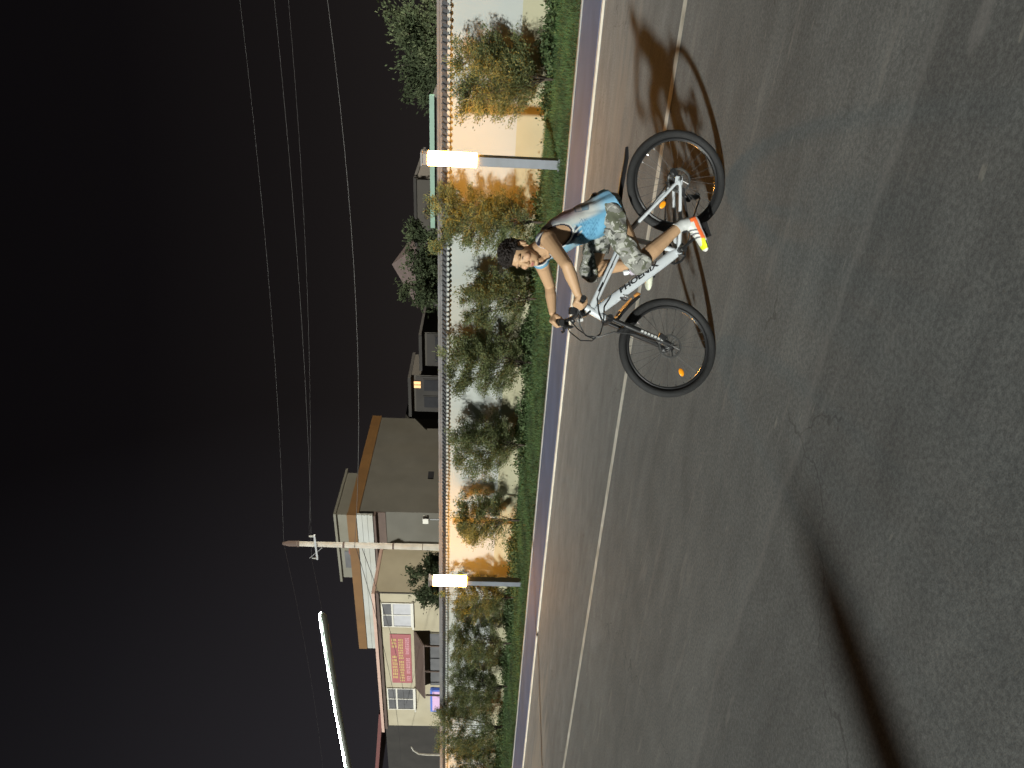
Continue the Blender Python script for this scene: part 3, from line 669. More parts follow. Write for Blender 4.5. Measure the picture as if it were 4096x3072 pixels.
cable('lower service cable slanting across the red banner', (-23.2, 22.9, 6.6), (-60, 39.5, 7.6), .4, .014)

# lit street light arm, upper left
ar = thing('street_light', 'long street light arm with a bright white strip, alone against the dark sky', 'street light', (-15.6, 8.0, 0))
A0 = V(0, 0, 3.88); A1 = V(3.33, 2.14, 4.72)
M_arm = mat('light arm housing', (0.05, 0.055, 0.04), 0.5, metal=0.0, var=0.2, scale=6)
MB().tube([(-.02, -.01, -.05), (-.02, -.01, 3.3), (0, 0, 3.80)], [.09, .07, .06], 12).build('post', M_steel, ar)
dA = (A1 - A0) / np.linalg.norm(A1 - A0); upA = V(0, 0, 1) - dA * dA[2]; upA /= np.linalg.norm(upA); sA = np.cross(dA, upA)
MB().tube([A0, A0 + (A1 - A0) * .5 + upA * .02, A1 - upA * .02, A1 + dA * .05], [.050, .055, .058, .03], 12).build('arm', M_arm, ar)
st_ = [A0 + (A1 - A0) * t + upA * (.078 + .02 * math.sin(t * 3.1)) for t in np.linspace(0, .98, 34)] + [A1 + dA * .05 + upA * .06, A1 + dA * .075 + upA * .02]
MB().tube(st_, [.005 + .009 * (math.sin(2.3 * k) * math.sin(1.1 * k + 1)) ** 2 for k in range(len(st_))], 8).build('light_strip', mat('light strip', (.9, .9, .9), .5, emit=(0.86, 1.0, 0.90), estr=110, var=0), ar)
for k in range(9):
    p_ = A0 + (A1 - A0) * (k + .5) / 9.3; MB().tube([p_ + upA * .05, p_ + upA * .085], .008, 5).build('bracket', M_steel, ar)

# a post out of frame whose shadow lies across the carriageway
pb = thing('bollard_post', 'round concrete post standing on the carriageway outside the frame', 'post', (-3.88, -5.2, 0))
MB().lathe((0, 0, 0), (0, 0, 1), [(.24, 0), (.24, .06), (.165, .08), (.155, 2.10), (.13, 2.22), (.05, 2.28)], 18).build('post', M_pole, pb)

#@BIKE
# ------------------------------------------------------------------ bicycle (x forward, y towards its left side, z up)
BIKE_ROT = Matrix.Rotation(R(-151.536), 4, 'Z') @ Matrix.Rotation(R(-5.0), 4, 'X')
BIKE_POS = Vector((-1.405, 4.815, 0.002))
M_frame_p = mat('silver white frame paint', (0.50, 0.535, 0.56), 0.30, metal=0.05, var=0.03, scale=6)
M_black = mat('black parts', (0.016, 0.016, 0.017), 0.38, var=0.2, scale=20)
M_rubber = mat('tyre rubber', (0.013, 0.013, 0.0135), 0.78, var=0.2, scale=30, bump=0.5, bscale=160)
M_chrome = mat('bright steel', (0.62, 0.62, 0.62), 0.22, metal=1.0, var=0.06)
M_spoke = mat('dull spoke steel', (0.07, 0.07, 0.07), 0.6, var=0.1)
M_amber = mat('amber reflector', (0.85, 0.30, 0.01), 0.25, var=0.12, scale=90, emit=(1.0, 0.38, 0.02), estr=0.06)
M_ink = mat('black print', (0.012, 0.012, 0.014), 0.5, var=0.0)
M_wprint = mat('white print', (0.55, 0.56, 0.55), 0.5, var=0.0)
M_bottle = mat('clear bottle plastic', (0.42, 0.38, 0.44), 0.18, var=0.25, scale=25)
M_capw = mat('white bottle cap', (0.70, 0.74, 0.76), 0.4, var=0.03)
M_orangep = mat('orange painted stay', (0.55, 0.24, 0.06), 0.45, var=0.1)

bike = thing('bicycle', 'silver white mountain bike with black tyres ridden across the asphalt', 'bicycle')
bike.matrix_world = Matrix.Translation(BIKE_POS) @ BIKE_ROT

BBc = V(.462, 0, .306); RA = V(.006, 0, .340); FA = V(1.110, 0, .340)
f_ = MB()
f_.tube([(.932, 0, .780), (.905, 0, .838), (.862, 0, .918)], [.027, .026, .027], 16)                    # head tube
def oval(mb, a, b, h, wd, seg=18):
    a = np.array(a, float); b = np.array(b, float); d = (b - a) / np.linalg.norm(b - a); up = np.cross(d, V(0, 1, 0)); up = up if up[2] > 0 else -up
    mb.loft([(a + (b - a) * t, V(0, 1, 0), up, wd * k, h * k) for t, k in ((0, .92), (.15, 1.0), (.85, 1.0), (1, .9))], seg, 2.6)
oval(f_, (.890, 0, .845), (.475, 0, .320), .036, .028)
oval(f_, (.872, 0, .880), (.392, 0, .672), .023, .020)
f_.tube([(.462, 0, .306), (.384, 0, .690)], .0175, 14)
f_.tube([(.462, -.045, .306), (.462, .045, .306)], .024, 16)
for s in (1, -1):
    f_.tube([(.388, s * .022, .668), (.33, s * .045, .632), (.10, s * .060, .424), (.022, s * .064, .356)], [.012, .012, .011, .010], 10)
    f_.tube([(.445, s * .035, .308), (.34, s * .050, .312), (.06, s * .064, .330), (.020, s * .064, .338)], [.014, .013, .011, .010], 10)
    f_.box((.012, s * .066, .345), (.055, .007, .05))
f_.tube([(.338, -.048, .634), (.338, .048, .634)], .009, 8)
fr = f_.build('frame', M_frame_p, bike)
text_mesh('lettering', 'PHOENIX', .044, .0012, M_ink, fr, (.762, .0292, .6935), (-.61, 0, -.79), (-.79, 0, .61), shear=.15, fit=.325, bold=.0012)
MB().tube([(.755, .0215, .838), (.70, .0215, .814)], .006, 6).build('decal', M_ink, fr); MB().tube([(.60, .0215, .764), (.57, .0215, .752)], .005, 6).build('decal', M_ink, fr)
MB().tube([(.79, -.005, .858), (.47, -.005, .722)], .0035, 6).build('stripe', M_orangep, fr)

def wheel(c, yaw, front):
    ax = V(-math.sin(yaw), math.cos(yaw), 0); c = np.array(c, float)
    wl = tag(MB().torus(c, ax, .279, .012, 64, 8, 1.1).build('wheel', M_black, bike))
    MB().torus(c, ax, .3135, .0268, 72, 12).build('tyre', M_rubber, wl)
    MB().torus(c, ax, .2705, .0035, 64, 6, 2.6).build('rim_edge', M_chrome, wl)
    MB().lathe(c - ax * .055, ax, [(.010, -.012), (.012, 0), (.030, .012), (.030, .018), (.018, .025), (.018, .085), (.034, .092), (.034, .098), (.013, .110), (.010, .125)], 18).build('hub', M_black, wl)
    u = V(math.cos(yaw), math.sin(yaw), 0); v = V(0, 0, 1); sp = MB()
    for k in range(28):
        a = 2 * math.pi * k / 28; s = 1 if k % 2 else -1; a2 = a + (0.35 if (k // 2) % 2 else -0.35)
        sp.tube([c + ax * s * .036 + (math.cos(a2) * u + math.sin(a2) * v) * .030, c + ax * s * .004 + (math.cos(a) * u + math.sin(a) * v) * .268], .0011, 4)
    tag(sp.build('spokes', M_spoke, wl), kind='stuff')
    d_ = MB(); d_.torus(c + ax * .050, ax, .074, .0075, 40, 6, .2)
    for k in range(6):
        a = 2 * math.pi * k / 6 + .3; d_.tube([c + ax * .050 + (math.cos(a) * u + math.sin(a) * v) * .016, c + ax * .050 + (math.cos(a + .5) * u + math.sin(a + .5) * v) * .070], .0042, 5)
    d_.build('brake_disc', M_chrome, wl)
    rp = c + (u * .168 + v * -.092 if front else u * .158 + v * .088)
    rc_, rs_ = (math.cos(-.35), math.sin(-.35)) if front else (math.cos(.6), math.sin(.6)); rot = np.stack([u * rc_ + v * rs_, ax, -u * rs_ + v * rc_], 1)
    MB().ell(rp + ax * .012, (.029, .007, .018), rot, 14, 7).build('reflector', M_amber, wl)
    for q in (1, -1): MB().tube([c + ax * q * .075, c + ax * q * .088], .010, 10).build('axle_nut', M_chrome, wl)
    # valve-side glints: small nipples along the rim
    nb = MB()
    for k in range(28):
        a = 2 * math.pi * k / 28; q = c + (math.cos(a) * u + math.sin(a) * v) * .266; nb.tube([q, q - (math.cos(a) * u + math.sin(a) * v) * .010], .0024, 5)
    tag(nb.build('nipples', M_chrome, wl), kind='stuff')
    return wl
YF = R(10)
wheel(RA, 0, False); wheel(FA, YF, True)
axF = V(-math.sin(YF), math.cos(YF), 0); uF = V(math.cos(YF), math.sin(YF), 0)
# cassette, derailleur and chain sit on the far side
cs_ = MB()
for r_, h_ in ((.052, .030), (.044, .035), (.036, .040), (.028, .045)): cs_.lathe(RA - V(0, h_, 0), (0, -1, 0), [(r_, 0), (r_, .002)], 24)
cs_.build('cassette', M_chrome, bike)
rd = MB(); rd.tube([(.02, -.062, .325), (.07, -.075, .255), (.105, -.072, .225)], .013, 8).box((.085, -.072, .20), (.03, .02, .07)).lathe((.10, -.065, .225), (0, -1, 0), [(.022, 0), (.022, .006)], 16).lathe((.075, -.065, .165), (0, -1, 0), [(.022, 0), (.022, .006)], 16)
rd.build('derailleur', M_black, bike)
MB().tube([(.005, -.045, .392), (.23, -.048, .388), (.462, -.052, .386), (.53, -.052, .36), (.545, -.052, .306), (.52, -.052, .25), (.455, -.052, .226), (.25, -.055, .195), (.09, -.066, .143), (.055, -.066, .165), (.09, -.066, .20), (.10, -.066, .245), (.06, -.055, .292), (.0, -.045, .288), (-.045, -.045, .335), (.005, -.045, .392)], .0048, 6).build('chain', M_black, bike)
cr_ = MB().torus(BBc - V(0, .052, 0), (0, 1, 0), .076, .007, 40, 6, .5)
for k in range(5): a = 2 * math.pi * k / 5; cr_.tube([BBc - V(0, .052, 0), BBc + V(.072 * math.cos(a), -.052, .072 * math.sin(a))], .007, 6)
cr_.build('chainring', M_black, bike)
NP = V(.336, .155, .181); FP = V(.588, -.155, .431)
def crank(s, P):
    c = MB().tube([BBc + V(0, s * .046, 0), BBc + V(0, s * .085, 0)], .019, 12).tube([BBc + V(0, s * .078, 0), (P[0], s * .098, P[2])], [.016, .011], 10, flat=.7).build('crank', M_black, bike)
    MB().tube([BBc + V(0, s * .084, 0), BBc + V(0, s * .090, 0)], .011, 12).build('bolt', M_chrome, c)
    a = R(-22) if s > 0 else R(-8)
    rot = Matrix.Rotation(-a, 3, 'Y')
    pd = MB().tube([(P[0], s * .098, P[2]), (P[0], s * .195, P[2])], .007, 8)
    for dx in (-.042, .042): pd.box(tuple(P + np.array(rot @ Vector((dx, 0, 0)))), (.014, .085, .022), rot)
    for dy in (-.040, .0, .040): pd.box(tuple(P + V(0, dy, 0)), (.08, .009, .018), rot)
    pd.build('pedal', M_black, bike)
crank(1, NP); crank(-1, FP)
# saddle, post, mudguards
MB().tube([(.386, 0, .675), (.360, 0, .735)], .0145, 12).build('seat_post', M_black, bike)
MB().tube([(.393, 0, .662), (.380, 0, .700)], .021, 12).build('seat_clamp', M_black, bike)
sd_ = MB(); xs_ = [.165, .18, .23, .29, .36, .42, .435]; ws_ = [.03, .072, .076, .055, .030, .020, .008]
sd_.loft([(V(x, 0, .752 - (.010 if 0 < i < 5 else .016)), V(0, 1, 0), V(0, 0, 1), w_, .018 if 0 < i < 6 else .008) for i, (x, w_) in enumerate(zip(xs_, ws_))], 16, 2.4)
sd_.build('saddle', M_black, bike)
def guard(name, pts, wd, m):
    """a curved strip with a rolled section"""
    pts = [np.array(p, float) for p in pts]; n = len(pts); vs = []; fs = []; K = 7
    for i in range(n):
        d = pts[min(i + 1, n - 1)] - pts[max(i - 1, 0)]; d /= np.linalg.norm(d); sd = V(0, 1, 0); up = np.cross(d, sd); up = up if up[2] > 0 else -up
        w_ = wd[i] if hasattr(wd, '__len__') else wd
        for off in (0, -.004):
            for k in range(K):
                a = -1.0 + 2.0 * k / (K - 1); vs.append(pts[i] + sd * w_ * math.sin(a * 1.15) / math.sin(1.15) + up * (off - .030 * (1 - math.cos(a * 1.15)) * w_ / .035))
    st = 2 * K
    for i in range(n - 1):
        for k in range(K - 1):
            fs.append((i * st + k, i * st + k + 1, (i + 1) * st + k + 1, (i + 1) * st + k)); fs.append((i * st + K + k, (i + 1) * st + K + k, (i + 1) * st + K + k + 1, i * st + K + k + 1))
        for k in (0, K - 1): fs.append((i * st + k, (i + 1) * st + k, (i + 1) * st + K + k, i * st + K + k))
    for i in (0, n - 1):
        for k in range(K - 1): fs.append((i * st + k, i * st + k + 1, i * st + K + k + 1, i * st + K + k))
    return MB().add(vs, fs).build(name, m, bike)
guard('rear_mudguard', [(.330, 0, .722), (.26, 0, .732), (.18, 0, .737), (.08, 0, .731), (-.03, 0, .717), (-.12, 0, .703), (-.196, 0, .699)], [.022, .030, .036, .038, .038, .036, .022], M_black)
MB().tube([(.372, 0, .700), (.33, 0, .715), (.30, 0, .712)], .016, 8).build('mudguard_bracket', M_black, bike)
fm = guard('front_mudguard', [(.935, .0, .708), (.88, -.005, .672), (.82, -.010, .622), (.765, -.014, .560)], [.022, .030, .034, .028], M_black)
MB().tube([(.775, -.014, .585), (.762, -.014, .562), (.758, -.014, .545)], [.010, .016, .008], 8).tube([(.925, .0, .714), (.85, -.007, .660), (.79, -.012, .604)], .006, 6).build('trim', M_orangep, fm)
# suspension fork
fk = MB(); crn = V(.942, 0, .765)
fk.tube([(.936, 0, .785), crn], .026, 14)
fk.loft([(crn + axF * t, uF, V(0, 0, 1), .026, .020) for t in (-.075, -.05, 0, .05, .075)], 12, 3)
for s in (1, -1):
    a = crn + axF * s * .062; b = FA + axF * s * .062 + V(-.012, 0, .005)
    fk.tube([a + (a - b) * .05, a + (b - a) * .28], .0145, 12)
    fk.tube([a + (b - a) * .26, a + (b - a) * .30, a + (b - a) * .92, b], [.019, .0205, .0185, .015], 14)
    fk.tube([b, FA + axF * s * .068], .014, 8)
ar1 = [crn + axF * s * .062 + (FA + axF * s * .062 - crn - axF * s * .062) * .27 for s in (1, -1)]
fk.tube([ar1[0], (ar1[0] + ar1[1]) / 2 + V(.03, 0, .035), ar1[1]], .013, 8)
fko = fk.build('fork', M_black, bike)
gl = MB(); a = crn + axF * .083; b = FA + axF * .083 + V(-.012, 0, .005); d = (b - a) / np.linalg.norm(b - a)
for k in range(7):
    q = a + (b - a) * (.50 + .055 * k); q2 = q + d * .017; nrm = np.cross(d, axF)
    gl.add([q - nrm * .008, q + nrm * .008, q2 + nrm * (.008 if k % 2 else .005), q2 - nrm * (.006 if k % 3 else .008), q - nrm * .008 + axF * .0015, q + nrm * .008 + axF * .0015, q2 + nrm * .007 + axF * .0015, q2 - nrm * .007 + axF * .0015],
           [(3, 2, 1, 0), (4, 5, 6, 7), (0, 1, 5, 4), (1, 2, 6, 5), (2, 3, 7, 6), (3, 0, 4, 7)])
tag(gl.build('decal', M_wprint, fko, smooth=False), kind='stuff')
MB().box(tuple(FA + axF * .075 + V(-.055, 0, .065)), (.035, .028, .055), Matrix.Rotation(R(-35), 3, 'Y')).build('brake_caliper', M_black, bike, bevel=.004)
MB().box((-.035, .075, .385), (.055, .028, .035), Matrix.Rotation(R(40), 3, 'Y')).build('brake_caliper', M_black, bike, bevel=.004)
# headset, stem, bars
MB().tube([(.866, 0, .912), (.852, 0, .945)], .022, 14).build('headset', M_black, bike)
MB().tube([(.852, 0, .945), (.845, 0, .965)], .019, 12).tube([(.847, 0, .955), (.90, .0, .972), (.922, 0, .983)], [.018, .016, .020], 12).build('stem', M_black, bike)
BARS = [(.822, .352, 1.012), (.848, .27, 1.015), (.872, .195, 1.014), (.895, .11, .995), (.915, .045, .983), (.922, 0, .983), (.932, -.045, .986), (.946, -.11, 1.005), (.962, -.195, 1.040), (.962, -.27, 1.052), (.955, -.352, 1.056)]
MB().tube(BARS, [.011] * 3 + [.013, .0155, .0155, .0155, .013] + [.011] * 3, 12).build('handlebar', M_black, bike)
for s in (1, -1):
    a = np.array(BARS[0 if s > 0 else -1]); b = np.array(BARS[2 if s > 0 else -3]); b = a + (b - a) * .80
    g = MB().tube([a - (b - a) * .03, a, a + (b - a) * .05, a + (b - a) * .5, b], [.018, .019, .0165, .0165, .0175], 14).build('grip', M_rubber, bike)
    c = a + (b - a) * 1.18; dr = (a - b) / np.linalg.norm(a - b); fw = V(.90, .19 * (1), -.42) if s > 0 else V(.9, .19, -.42)
    sh = MB().tube([c, c + fw * .035], [.018, .014], 8).box(tuple(c - dr * .03 + fw * .018 - V(0, 0, .014)), (.060, .055, .042), Matrix.Rotation(R(25), 3, 'Y')).box(tuple(c - dr * .075 + V(.004, 0, .020)), (.046, .062, .036)).tube([c - dr * .05 + fw * .02, c - dr * .10 + fw * .035 - V(0, 0, .02), c - dr * .14 + fw * .03 - V(0, 0, .03)], [.016, .014, .006], 8)
    sh.build('shifter', M_black, bike, bevel=.003)
    MB().tube([c + fw * .034, c + fw * .070 + dr * .02, c + fw * .085 + dr * .075, c + fw * .080 + dr * .135 - V(0, 0, .012)], [.011, .010, .009, .008], 8, flat=.6).build('brake_lever', M_black, bike)
    MB().box(tuple(c + fw * .030 - dr * .008 + V(0, 0, .006)), (.022, .026, .018)).build('lever_clamp', M_chrome, bike)
bell = MB().lathe((.945, -.05, .985), (.6, 0, .8), [(.022, 0), (.022, .012), (.016, .022), (.004, .027)], 14).build('bell', M_black, bike)
MB().box((.952, .055, .962), (.018, .055, .026), Matrix.Rotation(R(20), 3, 'Y')).build('white_tag', M_wprint, bike)
for pts in ([(.935, .10, .985), (.985, .085, .972), (1.05, .06, .925), (1.070, .045, .865), (1.035, .035, .818), (.96, .034, .800), (.86, .036, .802), (.79, .033, .760)],
            [(.97, -.15, 1.015), (1.03, -.13, .990), (1.085, -.08, .925), (1.085, -.02, .86), (1.04, .015, .815), (.97, .030, .80), (.90, .034, .835), (.80, .024, .848)],
            [(.955, -.09, .995), (1.01, -.04, .955), (1.055, .02, .90), (1.055, .06, .83), (1.02, .085, .74), (1.03, .086, .60), (1.075, .082, .45)]):
    MB().tube(pts, .0042, 7).build('brake_cable', M_black, bike)
MB().tube([(.80, .024, .848), (.62, .026, .776), (.42, .024, .690), (.34, .055, .66), (.18, .074, .52), (.03, .080, .42)], .0035, 6).build('brake_cable', M_black, bike)
# small bright clip under the down tube, bottle and cage
MB().tube([(.788, .02, .690), (.805, .026, .660), (.800, .028, .632)], [.009, .012, .004], 8).tube([(.770, .02, .672), (.785, .03, .640)], [.008, .004], 8).build('clip', M_chrome, bike)
dB = V(-.22, 0, -.975); dB /= np.linalg.norm(dB); B0 = V(.624, .022, .664); uB = V(0, 1, 0)
bo = MB().lathe(B0, dB, [(.012, .018), (.014, .022), (.017, .03), (.025, .038), (.027, .048), (.025, .064), (.027, .075), (.027, .104), (.024, .110)], 18).build('bottle', M_bottle, bike)
MB().lathe(B0, dB, [(.014, -.012), (.018, -.006), (.018, .018), (.014, .0205)], 18).build('bottle_cap', M_capw, bo)
MB().torus(B0 + dB * .070, dB, .029, .0028, 24, 6).torus(B0 + dB * .098, dB, .029, .0028, 24, 6).tube([B0 + dB * .113 + V(-.02, 0, 0), B0 + dB * .065 + V(-.029, -.01, 0), (.615, .0, .545)], .003, 6).build('bottle_cage', M_chrome, bike)
# side stand, folded along the chain stay
MB().tube([(.06, .082, .318), (.20, .086, .292), (.30, .084, .268)], [.008, .007, .008], 8).build('kickstand', M_black, bike)

# ------------------------------------------------------------------ rider
person = thing('person', 'young man in blue and white vest and camouflage shorts riding the bicycle', 'person')
person.matrix_world = Matrix.Translation(BIKE_POS) @ BIKE_ROT
SPD = V(.51, 0, .86); SPN = V(.86, 0, -.51)
def torso(dl, dd, extra=0.0):
    """rings along the back: centre, side, front, half width, half depth"""
    T = [((.218, 0, .795), .150, .112, 0), ((.262, 0, .872), .138, .108, 1), ((.313, 0, .970), .134, .103, 3), ((.367, 0, 1.062), .147, .106, 6), ((.414, .002, 1.130), .158, .104, 10),
         ((.452, .005, 1.185), .158, .088, 13), ((.485, .008, 1.222), .115, .066, 15)]
    out = []
    for i, (c, l, d, a) in enumerate(T):
        s = V(-math.sin(R(a)), math.cos(R(a)), 0); fwd = np.cross(s, SPD); fwd = -fwd if fwd[0] < 0 else fwd
        fwd /= np.linalg.norm(fwd)
        out.append((np.array(c), s, fwd, l + dl, d + dd))
    return out
SN = V(.452, .172, 1.218); SF = V(.560, -.165, 1.205)
EN = V(.628, .362, 1.128); EF = V(.712, -.352, 1.102)
WN = V(.792, .318, 1.046); WF = V(.898, -.308, 1.084)
HIPN = V(.245, .085, .805); HIPF = V(.255, -.085, .805)
KN = V(.578, .172, .626); KF = V(.618, -.150, .862)
AN = V(.312, .142, .342); AF = V(.535, -.135, .525)
# head frame
HC = V(.545, .035, 1.368); hf = V(math.sin(R(42)), math.cos(R(42)), -.02); hf /= np.linalg.norm(hf); hu = V(-.08, .0, 1.0); hu -= hf * (hf @ hu); hu /= np.linalg.norm(hu); hs = np.cross(hu, hf)   # hs: the head's own left
HR = np.stack([hf, hs, hu], 1)
def H(a, b, c): return HC + HR @ V(a, b, c)
bm_ = MB(); bm_.loft(torso(.006, .003), 30, 2.3)
bm_.ell((.235, 0, .815), (.125, .148, .105))
bm_.ell((.205, .065, .800), (.085, .075, .075)).ell((.205, -.065, .800), (.085, .075, .075))
bm_.cone((.478, .008, 1.212), .062, H(-.018, 0, -.055), .050)
bm_.cone(SN - V(.02, .06, .0), .052, SN, .056).cone(SF - V(-.02, -.06, .0), .052, SF, .056)
def limb(pts, rr):
    for i in range(len(pts) - 1): bm_.cone(pts[i], rr[i], pts[i + 1], rr[i + 1])
def along(a, b, t): return np.array(a) + (np.array(b) - np.array(a)) * t
limb([SN, along(SN, EN, .45) + V(0, .004, .0), EN], [.053, .045, .0375]); limb([EN, along(EN, WN, .35), WN], [.037, .040, .0255])
limb([SF, along(SF, EF, .45), EF], [.053, .045, .0375]); limb([EF, along(EF, WF, .35), WF], [.037, .040, .0255])
limb([HIPN, along(HIPN, KN, .5), KN], [.088, .076, .054]); limb([HIPF, along(HIPF, KF, .5), KF], [.088, .076, .054])
limb([KN, along(KN, AN, .30) + V(-.012, 0, -.012), along(KN, AN, .7), AN], [.051, .054, .040, .034]); limb([KF, along(KF, AF, .30) + V(-.016, 0, 0), along(KF, AF, .7), AF], [.051, .053, .040, .034])
bm_.ell(KN + V(.012, 0, .008), (.048, .046, .050)); bm_.ell(KF + V(.018, 0, .006), (.046, .046, .048))
# feet (inside the shoes)
limb([AN, (.30, .145, .262), (.41, .158, .190)], [.034, .034, .026]); limb([AF, (.545, -.14, .475), (.66, -.150, .452)], [.034, .030, .024])
# hands: palm, four curled fingers and a thumb round each grip
def hand(Wr, g, ax, s):
    g = np.array(g, float); ax = ax / np.linalg.norm(ax)             # ax points outwards along the grip
    back = Wr - g; back -= ax * (back @ ax); back /= np.linalg.norm(back); dn = np.cross(ax, back); dn = -dn if dn[2] > 0 else dn
    kn = [g + ax * o + back * .006 - dn * .034 for o in (-.033, -.011, .011, .031)]       # knuckle row above the grip
    palm0 = Wr + (g - Wr) * .40
    for k, o in enumerate((-.026, -.009, .009, .024)):
        bm_.cone(palm0 + ax * o * .7, .020, kn[k] + back * .012, .0135)
        ln = (1.0, 1.06, 1.0, .84)[k]
        p1 = g + ax * (-.033 + .0215 * k) - back * .030 * ln - dn * .020; p2 = g + ax * (-.033 + .0215 * k) - back * .030 * ln + dn * .012; p3 = g + ax * (-.032 + .0210 * k) - back * .004 + dn * .030
        bm_.cone(kn[k] + back * .010, .0115, p1, .0100, 8); bm_.cone(p1, .0100, p2, .0092, 8); bm_.cone(p2, .0092, p3, .0080, 8)
    t0 = palm0 - ax * .030 + dn * .006; t1 = g - ax * .046 + back * .020 + dn * .016; t2 = g - ax * .050 - back * .010 + dn * .026
    bm_.cone(t0, .017, t1, .0135, 8); bm_.cone(t1, .0135, t2, .0105, 8)
GN = along(BARS[0], BARS[2], .40); GF = along(BARS[-1], BARS[-3], .40)
hand(WN, GN, np.array(BARS[0]) - np.array(BARS[2]), 1); hand(WF, GF, np.array(BARS[-1]) - np.array(BARS[-3]), -1)
# head
bm_.ell(H(-.012, 0, .030), (.096, .074, .084), HR, 20, 14)
bm_.ell(H(.026, 0, -.018), (.062, .066, .078), HR, 20, 14)
bm_.ell(H(.034, 0, -.062), (.050, .052, .050), HR, 16, 12)
bm_.ell(H(.066, 0, -.092), (.022, .026, .018), HR, 12, 8)
bm_.cone(H(.082, 0, .002), .0085, H(.102, 0, -.034), .0120, 10)
for s in (1, -1):
    bm_.ell(H(.094, s * .011, -.037), (.010, .008, .008), HR, 10, 7)
    bm_.ell(H(.060, s * .040, -.026), (.026, .024, .024), HR, 12, 8)
    bm_.ell(H(.078, s * .030, .026), (.010, .024, .009), HR, 12, 8)
    bm_.ell(H(-.010, s * .076, -.006), (.017, .007, .030), HR @ np.array([[1, 0, 0], [0, 1, 0], [0, 0, 1.]]), 12, 8)
    bm_.ell(H(-.022, s * .088, .002), (.017, .005, .026), HR, 12, 8)
    bm_.ell(H(-.004, s * .078, -.030), (.008, .006, .010), HR, 10, 7)
bm_.ell(H(.086, 0, -.060), (.011, .022, .0065), HR, 12, 8); bm_.ell(H(.084, 0, -.072), (.011, .019, .0070), HR, 12, 8)
bme = remesh(bm_, .0040, 3, 'body')
P = coords(bme); hd_ = (P - HC) @ HR                       # head coordinates
skin = V(.45, .285, .165)
cols = np.tile(skin, (len(P), 1))
rr = np.random.default_rng(5)
wr = lambda p, c, r: np.exp(-np.sum(((p - c) / r) ** 2, 1))
inh = np.linalg.norm(hd_, axis=1) < .16
def paint(c, r, col, k=1.0):
    f = (np.exp(-np.sum(((hd_ - np.array(c)) / np.array(r)) ** 2, 1) ** 2) * k * inh)[:, None]; cols[:] = cols * (1 - f) + np.array(col) * f
paint((.094, 0, -.066), (.02, .0215, .0105), (.36, .125, .11), .95)
paint((.094, 0, -.0665), (.02, .019, .0020), (.16, .05, .045), .8)
for s in (1, -1):
    paint((.075, s * .034, .026), (.03, .021, .0050), (.10, .065, .045), .75)
    paint((.075, s * .033, .0035), (.03, .0165, .0058), (.13, .075, .05), .8)
    paint((.10, s * .008, -.044), (.012, .005, .003), (.16, .09, .06), .7)
    paint((.065, s * .045, -.03), (.03, .03, .025), (.47, .265, .18), .5)
tint(bme, cols)
M_skin = vmat('skin', 0.55, 0.35, bump=0.05, bscale=350, grain=0.05)
body = link('body', bme, M_skin, person)
for s in (1, -1): MB().ell(H(.0765, s * .033, .0030), (.0060, .0090, .0026), HR, 12, 8).build('eye', mat('dark eye', (.02, .015, .012), .2, var=0), person)

# hair: a full cap with tufts
hm = MB(); hm.ell(H(-.022, 0, .052), (.098, .083, .088), HR, 20, 14).ell(H(.030, 0, .092), (.062, .068, .050), HR, 16, 10).ell(H(-.070, 0, .005), (.046, .066, .060), HR, 16, 10)
for s in (1, -1): hm.ell(H(.018, s * .066, .028), (.020, .013, .034), HR, 12, 8)
rr = np.random.default_rng(11)
for k in range(1100):
    th = rr.uniform(0, 2 * math.pi); ph = rr.uniform(-.15, 1.45); d = V(math.cos(th) * math.cos(ph), math.sin(th) * math.cos(ph), math.sin(ph))
    if d[0] > .55 and d[2] < .22: continue
    c = V(-.018, 0, .056) + d * V(.098, .084, .090) * rr.uniform(.86, 1.0); g = d + rr.normal(0, .45, 3) + V(.15, 0, .3); g /= np.linalg.norm(g); L_ = rr.uniform(.008, .022)
    hm.tube([H(*(c - g * .01)), H(*(c + g * L_ * .5)), H(*(c + g * L_ + V(.004, 0, -.003)))], [.0046, .0036, .0012], 5)
for k in range(420):
    th = rr.uniform(-1.9, 1.9); ph = rr.uniform(.0, 1.5); d = V(math.cos(th) * math.cos(ph), math.sin(th) * math.cos(ph), math.sin(ph))
    c = V(.030, 0, .092) + d * V(.062, .068, .050) * rr.uniform(.88, 1.0); g = V(.55, 0, .15) + d * .5 + rr.normal(0, .4, 3); g /= np.linalg.norm(g); L_ = rr.uniform(.010, .024)
    hm.tube([H(*(c - g * .008)), H(*(c + g * L_ * .5)), H(*(c + g * L_ + V(.003, 0, -.003)))], [.0046, .0036, .0012], 5)
hme = remesh(hm, .0026, 1, 'hair')
hp = (coords(hme) - HC) @ HR
keep = ~((hp[:, 0] > .040) & (hp[:, 2] < .062 - .25 * np.abs(hp[:, 1])) & (np.abs(hp[:, 1]) < .062))
keep &= ~((np.abs(hp[:, 1]) > .052) & (hp[:, 0] > -.050) & (hp[:, 0] < .012) & (hp[:, 2] < .034))
cut(hme, keep)
link('hair', hme, mat('dark hair', (.012, .0085, .007), 0.65, var=0.5, scale=70, bump=0.6, bscale=260, spec=0.35), person)

